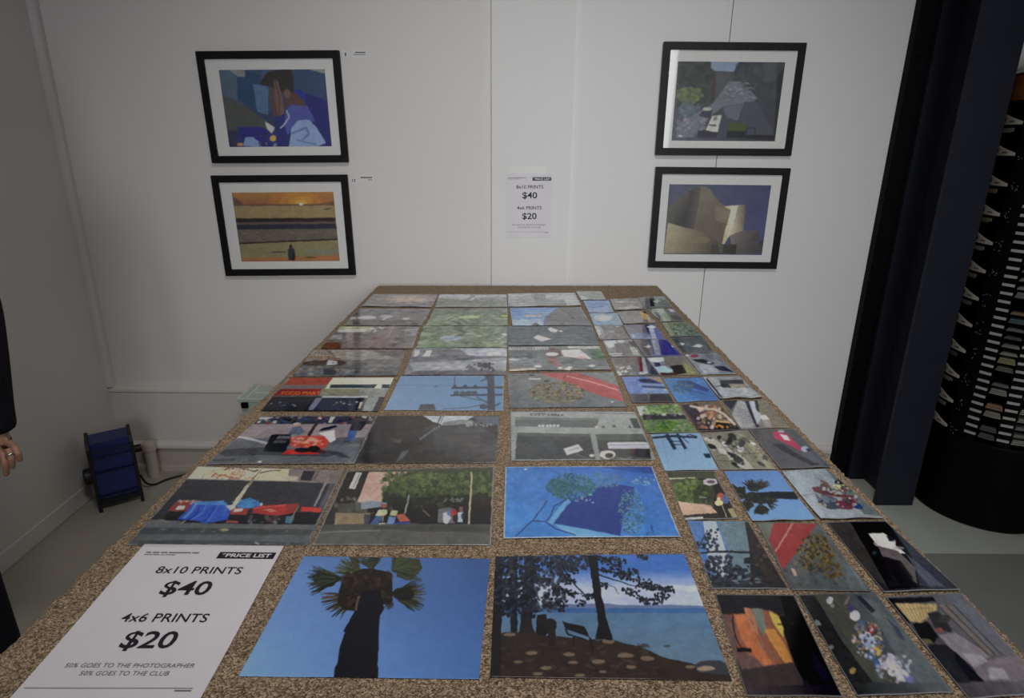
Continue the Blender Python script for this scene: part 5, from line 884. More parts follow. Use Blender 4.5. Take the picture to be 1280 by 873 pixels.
def s_birds(p):
    p.at(800, 530, 4.923).G((122, 122, 108), (112, 114, 106), (116, 116, 100), (124, 122, 104)); p.P([(380, 80), (440, 90), (620, 200), (700, 285), (640, 285), (500, 180)], (158, 158, 148)); p.P([(600, 60), (640, 70), (830, 285), (790, 285)], (138, 136, 112))
    for x, y, rx, ry, c in ((440, 140, 30, 14, (44, 44, 44)), (480, 85, 14, 14, (52, 52, 50)), (515, 125, 22, 14, (186, 188, 190)), (540, 110, 18, 26, (50, 50, 50)), (608, 155, 24, 22, (176, 178, 180)), (620, 120, 20, 30, (64, 66, 62)), (560, 80, 30, 20, (56, 58, 54)), (690, 118, 24, 10, (196, 196, 190)), (580, 205, 60, 12, (48, 48, 48)), (600, 235, 40, 14, (62, 62, 60)), (580, 255, 30, 12, (44, 46, 44)), (610, 262, 24, 8, (176, 176, 172)), (740, 250, 30, 10, (58, 58, 54)), (640, 95, 30, 12, (100, 100, 92)), (500, 170, 26, 14, (178, 178, 170)), (770, 210, 20, 22, (70, 70, 62))): p.E(x, y, rx, ry, c, .95, .5)
    p.S(46, (400, 70, 780, 280), 4, 12, [(52, 52, 50), (170, 170, 164), (90, 90, 84), (40, 40, 42)], .75, asp=.5)
    for k in range(16): p.L([(p.rs.uniform(420, 700), p.rs.uniform(80, 260)), (p.rs.uniform(440, 760), p.rs.uniform(80, 280))], 4, (58, 58, 54), .6)
def s_umbrella(p):
    p.at(800, 530, 4.923).G((82, 80, 82), (72, 74, 80), (76, 76, 82), (78, 84, 94)); p.P([(815, 55), (860, 40), (900, 60), (960, 120), (1020, 165), (980, 165), (900, 120), (830, 90)], (166, 50, 84)); p.P([(860, 65), (905, 72), (925, 105), (890, 100)], (176, 190, 206)); p.E(870, 48, 20, 8, (140, 150, 160)); p.E(1015, 155, 24, 18, (150, 162, 180)); p.E(1040, 160, 16, 10, (40, 48, 66)); p.P([(810, 125), (880, 125), (960, 180), (1090, 250), (1060, 260), (920, 190)], (52, 52, 58)); p.E(1075, 252, 30, 8, (48, 40, 48)); p.P([(990, 40), (1175, 265), (1100, 220), (1040, 130)], (70, 78, 92), .7)
def s_leaves(p):
    p.at(770, 460, 5.565).G((112, 130, 108), (118, 128, 120), (78, 96, 62), (86, 104, 72)); p.P([(135, 265), (205, 265), (230, 330), (165, 330)], (156, 160, 158)); p.S(150, (190, 255, 440, 320), 6, 16, [(88, 126, 56), (112, 146, 76), (70, 100, 50), (140, 160, 120)], .75, asp=.5); p.P([(180, 325), (470, 318), (490, 355), (190, 362)], (58, 58, 62)); p.S(24, (280, 312, 480, 330), 6, 16, [(176, 178, 178), (130, 134, 132)], .7, asp=.35); p.S(190, (195, 360, 540, 450), 6, 16, [(84, 124, 50), (66, 98, 44), (108, 138, 70), (56, 80, 44)], .8, asp=.5); p.S(40, (380, 380, 550, 445), 6, 14, [(150, 162, 150), (110, 130, 104)], .6, asp=.4)
def s_debris(p):
    p.at(770, 460, 5.565).G((96, 86, 74), (108, 98, 88), (56, 50, 54), (40, 36, 34)); p.P([(450, 260), (560, 250), (690, 430), (590, 432)], (62, 58, 66)); p.P([(520, 262), (640, 280), (720, 320), (840, 420), (700, 430), (600, 300)], (92, 80, 70)); p.S(110, (560, 255, 830, 420), 5, 17, [(188, 174, 160), (120, 96, 78), (150, 124, 100), (62, 54, 52), (178, 120, 96)], .8); p.L([(510, 265), (600, 285), (690, 290), (760, 330), (830, 400)], 16, (190, 178, 166), .8); p.L([(640, 360), (665, 330)], 14, (186, 122, 100)); p.P([(690, 380), (800, 390), (840, 428), (690, 432)], (40, 35, 32)); p.L([(700, 375), (790, 385)], 8, (196, 152, 100)); p.S(12, (690, 400, 800, 420), 4, 9, [(190, 130, 60)], .8); p.P([(720, 245), (750, 250), (800, 330), (760, 310)], (110, 90, 66))
def s_facade(p):
    p.at(770, 460, 5.565).G((84, 86, 90), (112, 110, 100), (120, 118, 116), (122, 116, 104)); p.P([(735, 232), (850, 225), (800, 290)], (54, 56, 64)); p.P([(850, 228), (900, 235), (985, 415), (870, 418), (800, 330)], (146, 148, 152)); 
    for k in range(7): p.L([(805 + 12 * k, 300 + 14 * k), (905 + 12 * k, 290 + 14 * k)], 3, (104, 106, 112))
    for k in range(5): p.L([(840 + 16 * k, 240 + 4 * k), (900 + 22 * k, 415)], 3, (108, 110, 116))
    p.P([(895, 232), (930, 232), (1000, 415), (975, 415)], (56, 60, 72)); p.P([(925, 235), (965, 232), (1015, 340), (985, 400)], (166, 170, 180)); p.P([(965, 225), (1060, 225), (1200, 418), (1080, 420), (1000, 310)], (120, 114, 100)); 
    for k in range(8): p.L([(985 + 16 * k, 235), (1075 + 18 * k, 418)], 3, (92, 86, 76))
    for k in range(6): p.L([(990 + 14 * k, 255 + 28 * k), (1080 + 20 * k, 245 + 28 * k)], 3, (96, 90, 80))
    p.P([(995, 330), (1040, 325), (1070, 358), (1020, 362)], (186, 186, 194)); p.P([(965, 228), (985, 228), (1000, 310), (975, 290)], (32, 32, 38)); p.P([(1020, 365), (1075, 360), (1085, 412), (1040, 412)], (140, 138, 136))
def s_bluebank(p):
    p.at(770, 460, 5.565).G((96, 122, 190), (110, 112, 140), (58, 60, 66), (62, 56, 60)); p.P([(40, 65), (215, 65), (330, 70), (370, 180), (95, 182)], (98, 124, 188)); p.P([(145, 82), (240, 78), (320, 110), (180, 105)], (44, 50, 80)); p.P([(215, 65), (300, 66), (330, 105), (300, 100)], (150, 132, 118)); p.L([(155, 118), (345, 120)], 7, (150, 168, 206)); p.L([(180, 130), (350, 140)], 12, (58, 66, 96)); p.L([(190, 150), (360, 152)], 8, (160, 180, 214)); p.P([(170, 158), (370, 160), (375, 180), (175, 182)], (124, 152, 204)); p.P([(92, 182), (230, 182), (215, 240), (115, 240)], (76, 78, 84)); p.P([(225, 182), (375, 180), (405, 240), (220, 242)], (52, 48, 56)); p.L([(228, 170), (230, 238)], 12, (96, 92, 100))
def s_slab(p):
    p.at(770, 460, 5.565).G((76, 124, 178), (72, 118, 188), (74, 130, 200), (58, 112, 196)); p.P([(428, 92), (520, 92), (650, 152), (640, 172), (560, 150), (430, 112)], (40, 62, 136)); p.S(60, (400, 100, 540, 185), 6, 14, [(64, 104, 122), (52, 88, 112), (80, 118, 138)], .7, True); p.L([(440, 128), (560, 170), (690, 205)], 10, (64, 92, 160)); p.P([(640, 120), (690, 150), (720, 215), (660, 180)], (56, 108, 196), .8)
def s_grey(p):
    p.at(770, 460, 5.565).G((140, 146, 150), (120, 122, 122), (132, 140, 148), (148, 154, 160)); p.P([(720, 85), (880, 82), (890, 112), (800, 142), (725, 130)], (64, 64, 70)); p.P([(780, 112), (900, 110), (920, 138), (800, 142)], (126, 122, 112)); p.E(755, 125, 26, 14, (46, 46, 52)); p.L([(630, 75), (690, 150), (740, 215)], 12, (52, 54, 62)); p.P([(870, 60), (900, 80), (1010, 205), (960, 160)], (90, 94, 98)); p.L([(690, 130), (725, 125)], 6, (60, 60, 66)); p.P([(700, 150), (900, 140), (1000, 210), (740, 218)], (150, 156, 162), .7)
def s_redstripe(p):
    p.at(740, 415, 6.737).G((104, 102, 104), (96, 78, 80), (112, 114, 108), (70, 72, 82)); p.P([(380, 212), (415, 212), (425, 330), (400, 330)], (96, 56, 60)); p.P([(415, 210), (440, 208), (470, 350), (430, 355)], (138, 142, 148)); p.P([(440, 212), (470, 225), (560, 365), (480, 365)], (62, 66, 78)); p.S(24, (200, 285, 330, 365), 8, 18, [(168, 172, 160), (130, 136, 112), (190, 192, 190)], .8, asp=.6); p.S(26, (180, 215, 390, 330), 10, 30, [(116, 112, 114), (88, 82, 84)], .5, asp=.2); p.E(425, 350, 36, 12, (160, 164, 172))
def s_snow(p):
    p.at(740, 415, 6.737).G((124, 132, 150), (104, 106, 104), (98, 92, 88), (118, 116, 100)); p.P([(470, 222), (610, 220), (615, 245), (560, 262), (500, 255)], (166, 184, 216)); p.P([(530, 300), (610, 290), (690, 330), (650, 350), (570, 355)], (144, 172, 216)); p.P([(520, 260), (570, 262), (580, 290), (540, 300)], (44, 52, 84)); p.P([(600, 215), (740, 212), (800, 290), (760, 310), (620, 290)], (106, 106, 104)); p.P([(660, 290), (760, 280), (800, 350), (700, 365)], (60, 54, 50)); p.P([(770, 250), (860, 330), (880, 362), (800, 362)], (124, 128, 92)); p.P([(570, 345), (720, 350), (720, 375), (590, 375)], (74, 52, 50))
def s_crowdcar(p):
    p.at(740, 415, 6.737).G((118, 124, 132), (104, 110, 120), (126, 132, 142), (116, 122, 132)); p.E(860, 205, 32, 14, (126, 66, 82)); p.E(800, 200, 14, 8, (192, 194, 198)); p.P([(840, 235), (930, 230), (1040, 270), (1000, 280), (880, 255)], (48, 50, 62)); p.P([(940, 185), (1060, 190), (1120, 260), (980, 230)], (100, 106, 116)); p.P([(1020, 295), (1110, 290), (1200, 345), (1080, 330)], (56, 60, 72)); p.P([(880, 270), (1010, 285), (1080, 345), (940, 355)], (144, 148, 160)); p.E(985, 262, 18, 6, (186, 190, 198))
def s_whites(p):
    p.at(740, 415, 6.737).G((134, 140, 150), (120, 124, 124), (104, 104, 108), (110, 112, 110)); p.P([(100, 85), (190, 72), (210, 110), (140, 135)], (166, 176, 192)); p.P([(180, 100), (330, 90), (370, 180), (200, 190)], (100, 98, 102)); p.P([(300, 80), (355, 80), (370, 130), (350, 130)], (52, 58, 58)); p.P([(310, 130), (350, 120), (400, 195), (340, 195)], (146, 150, 146)); p.L([(140, 188), (250, 182)], 7, (180, 184, 186)); p.L([(165, 206), (245, 200)], 7, (176, 178, 180)); p.E(240, 80, 30, 10, (160, 162, 160))
def s_night(p):
    p.at(715, 360, 9.481).G((108, 104, 112), (66, 70, 130), (96, 98, 112), (72, 74, 130)); p.P([(700, 615), (900, 610), (960, 800), (850, 800)], (98, 94, 100)); p.P([(900, 612), (950, 612), (1000, 790), (960, 780)], (40, 42, 92)); p.P([(940, 612), (1020, 612), (1060, 800), (990, 800)], (122, 130, 150)); p.P([(1020, 612), (1100, 612), (1270, 800), (1060, 800)], (62, 62, 124)); p.P([(840, 695), (895, 688), (905, 670), (918, 688), (950, 692), (915, 702), (905, 720), (892, 702)], (212, 216, 228)); p.P([(1175, 685), (1190, 680), (1205, 705), (1188, 700)], (180, 184, 200))  # violet blue bands with a white star shape at left
def s_papers(p):
    p.at(740, 415, 6.737).G((82, 90, 96), (86, 96, 102), (92, 98, 104), (88, 96, 102)); p.P([(720, 108), (748, 96), (784, 102), (770, 118), (735, 122)], (198, 202, 208)); p.P([(850, 128), (895, 108), (938, 120), (910, 136)], (204, 208, 212)); p.P([(680, 62), (720, 60), (800, 175), (760, 180)], (70, 76, 80), .8); p.P([(940, 60), (1000, 120), (1040, 170), (1000, 170)], (70, 74, 82))
def s_pillars(p):
    p.at(715, 360, 9.481).G((118, 116, 118), (104, 102, 104), (116, 114, 116), (108, 104, 102)); p.P([(265, 452), (330, 455), (350, 580), (310, 585)], (158, 160, 164)); p.L([(340, 460), (380, 580)], 20, (134, 134, 138)); p.S(20, (330, 540, 560, 600), 10, 30, [(140, 140, 142), (92, 90, 92)], .6, asp=.3); p.P([(440, 505), (500, 512), (500, 530), (440, 530)], (134, 142, 158)); p.P([(510, 452), (560, 455), (545, 468)], (160, 172, 192))
def s_nightband(p):
    p.at(715, 360, 9.481).G((108, 104, 116), (70, 76, 134), (110, 122, 146), (82, 88, 150)); p.P([(650, 450), (870, 440), (900, 540), (690, 540)], (106, 104, 116)); p.P([(680, 545), (900, 535), (930, 605), (740, 610)], (112, 126, 152)); p.P([(865, 440), (910, 440), (935, 560), (900, 555)], (48, 52, 104)); p.P([(880, 460), (940, 445), (1000, 465), (960, 485), (900, 478)], (172, 186, 226)); p.P([(910, 480), (965, 480), (1000, 605), (940, 605)], (130, 144, 164)); p.P([(985, 520), (1040, 530), (1100, 605), (1000, 605)], (78, 82, 150)); p.E(725, 575, 20, 16, (150, 162, 180))
def s_forest(p):
    p.at(715, 360, 9.481).G((92, 106, 92), (88, 102, 96), (98, 116, 106), (96, 112, 112)); p.S(110, (1060, 410, 1500, 580), 8, 24, [(74, 90, 72), (118, 136, 126), (96, 120, 100), (62, 74, 66), (130, 146, 146)], .7, asp=.5); p.P([(1070, 420), (1120, 410), (1210, 560), (1170, 580)], (128, 140, 122), .8); p.P([(1055, 430), (1080, 430), (1150, 540), (1120, 540)], (60, 78, 56), .8)
def s_cloud(p):
    p.at(715, 360, 9.481).G((126, 142, 158), (122, 142, 162), (112, 138, 164), (120, 140, 162)); p.E(370, 360, 110, 40, (166, 176, 184), .8); p.E(370, 360, 60, 24, (190, 186, 182), .8); p.P([(260, 410), (560, 400), (600, 445), (280, 445)], (116, 142, 168), .7)
def s_lamp(p):
    p.at(715, 360, 9.481).G((116, 112, 112), (118, 114, 110), (120, 120, 120), (120, 120, 120)); p.P([(800, 285), (870, 285), (890, 380), (830, 370)], (166, 142, 96)); p.P([(835, 290), (875, 290), (885, 360), (860, 370)], (196, 160, 92)); p.P([(870, 310), (900, 320), (950, 400), (900, 405)], (180, 166, 156)); p.P([(840, 282), (880, 282), (880, 300), (850, 300)], (44, 38, 34))
def s_walkway(p):
    p.at(715, 360, 9.481).G((110, 112, 116), (96, 104, 104), (112, 120, 112), (92, 96, 96)); p.P([(1000, 250), (1080, 245), (1180, 400), (1100, 405)], (146, 154, 148)); p.P([(980, 290), (1030, 310), (1070, 390), (1020, 400)], (58, 66, 58)); p.P([(1090, 250), (1230, 250), (1290, 330), (1160, 310)], (84, 86, 88)); p.P([(1140, 255), (1190, 252), (1230, 290), (1180, 290)], (158, 160, 170)); p.P([(1160, 320), (1290, 340), (1330, 380), (1200, 385)], (70, 74, 76)); p.P([(1080, 300), (1130, 310), (1170, 390), (1130, 390)], (118, 134, 112))
def s_blue(p):
    p.at(715, 360, 9.481).G((108, 132, 180), (112, 136, 184), (122, 144, 194), (122, 144, 190)); p.E(330, 195, 130, 14, (98, 122, 168), .8); p.L([(180, 225), (250, 240), (430, 215)], 8, (96, 118, 160)); p.P([(430, 155), (450, 152), (500, 290), (440, 295)], (110, 122, 150), .7)
def s_plaza(p):
    p.at(715, 360, 9.481).G((120, 120, 124), (114, 112, 114), (126, 124, 122), (118, 116, 114)); p.S(26, (480, 140, 780, 250), 14, 40, [(150, 150, 150), (104, 102, 104), (166, 166, 164)], .6, asp=.3); p.E(570, 165, 60, 8, (166, 168, 168)); p.P([(540, 235), (740, 215), (760, 245), (560, 258)], (164, 162, 158), .7)
def s_star(p):
    p.at(715, 360, 9.481).G((100, 102, 108), (120, 126, 124), (98, 100, 104), (110, 118, 116)); p.P([(915, 105), (965, 105), (975, 225), (930, 222)], (46, 50, 62)); p.P([(965, 105), (1080, 105), (1140, 220), (980, 225)], (118, 130, 128)); p.P([(950, 165), (990, 155), (1005, 135), (1020, 155), (1050, 160), (1015, 172), (1000, 188), (985, 175)], (206, 212, 214)); p.P([(780, 125), (900, 118), (920, 215), (860, 220)], (98, 102, 108))  # grey ground, dark band, small white star shape
def s_pale(p):
    p.at(715, 360, 9.481).G((134, 140, 138), (126, 132, 128), (134, 142, 138), (124, 132, 124)); p.P([(100, 95), (150, 100), (200, 140), (110, 142)], (162, 170, 172)); p.E(80, 65, 26, 8, (150, 154, 156))

# ------------------------------------------------------------------ framed pictures, wall cards, price sheets
def wall_pt(px, py, y=WY - 0.0005): return Vector(ony(px, py, y))
FY = 2.468
framed([(243, 63.5), (425, 63), (265, 204.5), (434, 202.5)], 'black framed photograph of a man in blue covering his face, upper left on the wall', a_player, (.14, .885, .16, .85), FY)
framed([(263, 219.5), (434.5, 218.5), (281.5, 345.5), (443.5, 344)], 'black framed photograph of an orange beach sunset with one figure, lower left on the wall', a_sunset, (.133, .885, .165, .855), FY)
framed([(830, 51.5), (1009, 53.5), (820, 194), (989.5, 195)], 'black framed photograph of a city street with traffic, upper right on the wall', a_street, (.112, .87, .165, .865), FY)
framed([(820, 208.5), (989, 210.5), (811, 335), (971, 336.5)], 'black framed photograph of a curved metal clad building, lower right on the wall', a_building, (.112, .875, .165, .86), FY)

def letters(name, parent, s, m, f, off=0.0, z=0.0006, thick=True):
    """f(x, y) -> local point for text in units where it spans [0,1] in x; y in cap heights"""
    v, fc = text_mesh(s, off); v = v - [v[:, 0].min(), 0]; wd = v[:, 0].max()
    me = bpy.data.meshes.new(name); me.from_pydata([f(a / wd, b / 0.73) for a, b in v], [], fc); me.update()
    return link(name, me, m, parent)
def bars(name, parent, m, rects, f):
    vs, fs = [], []
    for (u0, v0, u1, v1) in rects:
        k = len(vs); vs += [f(u0, v1), f(u1, v1), f(u1, v0), f(u0, v0)]; fs.append((k, k + 1, k + 2, k + 3))
    me = bpy.data.meshes.new(name); me.from_pydata(vs, [], fs); me.update(); return link(name, me, m, parent)
def price_sheet(o, f, n, curl):
    """f(u, v, lift) -> local point on the sheet"""
    bm = bmesh.new(); N_ = 14
    g = [[bm.verts.new(f(i / N_, j / N_, 0)) for i in range(N_ + 1)] for j in range(N_ + 1)]
    for j in range(N_):
        for i in range(N_): bm.faces.new((g[j + 1][i], g[j + 1][i + 1], g[j][i + 1], g[j][i]))
    me = bpy.data.meshes.new('sheet'); bm.to_mesh(me); bm.free()
    sh = link('sheet', me, M_paper, o); sm = sh.modifiers.new('thickness', 'SOLIDIFY'); sm.thickness = 0.0003; sm.offset = -1
    def line(txt, uc, vb, wu, cap, m, off, l=0.0005):
        return letters('lettering', o, txt, m, lambda x, y: f(uc - wu / 2 + wu * x, vb - cap * y, l), off)
    bm = bmesh.new(); q = [bm.verts.new(f(u, v, 0.0004)) for u, v in ((.58, .115), (.975, .115), (.975, .062), (.58, .062))]; bm.faces.new(q)
    me = bpy.data.meshes.new('title_bar'); bm.to_mesh(me); bm.free(); tb = link('title_bar', me, M_ink, o)
    t = line('*PRICE LIST', .7775, .1045, .345, .030, M_paper, .03, .0008); t.parent = tb
    line('8x10 PRINTS', .525, .235, .575, .054, M_ink, .008); line('$40', .523, .385, .315, .098, M_ink, .016)
    line('4x6 PRINTS', .517, .560, .525, .054, M_ink, .008); line('$20', .518, .710, .310, .098, M_ink, .016)
    line('50% GOES TO THE PHOTOGRAPHER', .51, .815, .72, .023, M_ink2, .0); line('50% GOES TO THE CLUB', .51, .855, .49, .023, M_ink2, .0)
    r = []; x = .065
    for k in (3, 4, 4, 13, 4): r.append((x, .068, x + .0118 * k, .076)); x += .0118 * k + .010
    x = .065
    for k in (6, 5, 3, 8): r.append((x, .088, x + .0088 * k, .093)); x += .0088 * k + .008
    r += [(.03, .916, .93, .919), (.84, .926, .93, .932)]
    bars('header_lines', o, M_ink2, r[:9], lambda u, v: f(u, v, .0005)); bars('footer_rule', o, M_ink2, r[9:10], lambda u, v: f(u, v, .0005)); bars('footer_mark', o, M_ink2, r[10:], lambda u, v: f(u, v, .0005))
# on the wall
c0 = [wall_pt(*q, 2.4684) for q in ((631.5, 216.5), (690.5, 216.5), (631.5, 296.5), (689.5, 296.5))]
o = empty('price_sheet', (c0[0] + c0[3]) / 2, 'white price list sheet taped to the pilaster on the back wall', 'price list')
org = o.location.copy()
def fw(u, v, l): return ((c0[0] * (1 - u) + c0[1] * u) * (1 - v) + (c0[2] * (1 - u) + c0[3] * u) * v) - org + Vector((0, -l - 0.006 * max(0, v - .75) ** 2 * 16 * .25, 0))
price_sheet(o, fw, 1, 0)
for (u0, u1, v0, v1) in ((.12, .88, -.10, .03), (.30, .70, .97, 1.10)):
    bm = bmesh.new(); q = [bm.verts.new(fw(u, v, 0.0012)) for u, v in ((u0, v1), (u1, v1), (u1, v0), (u0, v0))]; bm.faces.new(q)
    me = bpy.data.meshes.new('tape'); bm.to_mesh(me); bm.free(); link('tape', me, M_tape, o)
# on the table
c1 = [Vector((x, y, TZ + 0.0012)) for x, y in ((-.5127, .7374), (-.3150, .7355), (-.5065, .475), (-.3128, .476))]
o = empty('price_sheet', (c1[0] + c1[3]) / 2, 'white price list sheet lying on the carpeted table, nearest the camera on the left', 'price list')
org1 = o.location.copy()
def ft(u, v, l): return ((c1[0] * (1 - u) + c1[1] * u) * (1 - v) + (c1[2] * (1 - u) + c1[3] * u) * v) - org1 + Vector((0, 0, l + 0.0012 * math.sin(3 * v + 1) ** 2))
price_sheet(o, ft, 1, 0)

def caption(px0, py0, px1, py1, rows, label):
    a, b = wall_pt(px0, py0), wall_pt(px1, py1); Wc, Hc = b.x - a.x, a.z - b.z
    o = empty('caption_card', ((a.x + b.x) / 2, WY - 0.0006, (a.z + b.z) / 2), label, 'caption card', 'caption cards')
    mbox('card', M_wall_r, o, -Wc / 2, Wc / 2, -0.0006, 0.0004, -Hc / 2, Hc / 2)
    bars('lettering', o, M_ink2, rows, lambda u, v: Vector(((u - .5) * Wc, -0.001, (.5 - v) * Hc)))
caption(441, 62.5, 459, 73, [(.15, .22, .90, .36), (.02, .5, .90, .58)], 'tiny white caption card right of the framed man in blue')
caption(449, 219, 467, 229, [(.10, .22, .92, .38), (.6, .55, .92, .64)], 'tiny white caption card right of the framed beach sunset')
caption(1013, 52, 1038, 63, [(.03, .22, .92, .40), (.62, .5, .92, .62), (.56, .72, .92, .84)], 'tiny white caption card right of the framed city street')
caption(993, 211, 1016, 221, [(.05, .22, .92, .36), (.78, .48, .92, .6)], 'tiny white caption card right of the framed metal clad building')
def sticker(px, py, txt, label, hh=0.011):
    a = wall_pt(px, py)
    o = empty('number_sticker', (a.x, WY - 0.0006, a.z), label, 'sticker', 'number stickers')
    mbox('paper', M_wall_r, o, -0.012, 0.012, -0.0006, 0.0004, -0.011, 0.011)
    if txt: letters('lettering', o, txt, M_ink, lambda x, y: Vector((-0.007 + 0.014 * x, -0.001, -hh / 2 + hh * y)), .02)
    else: bars('lettering', o, M_ink, [(.40, .28, .60, .75)], lambda u, v: Vector(((u - .5) * .024, -0.001, (.5 - v) * .022)))
sticker(432, 68, None, 'small number sticker beside the top corner of the framed man in blue')
sticker(442.5, 225.5, '12', 'small number sticker beside the top corner of the framed beach sunset')
sticker(1011.5, 59, None, 'small number sticker beside the top corner of the framed city street')
sticker(991.5, 217, None, 'small number sticker beside the top corner of the framed metal clad building')

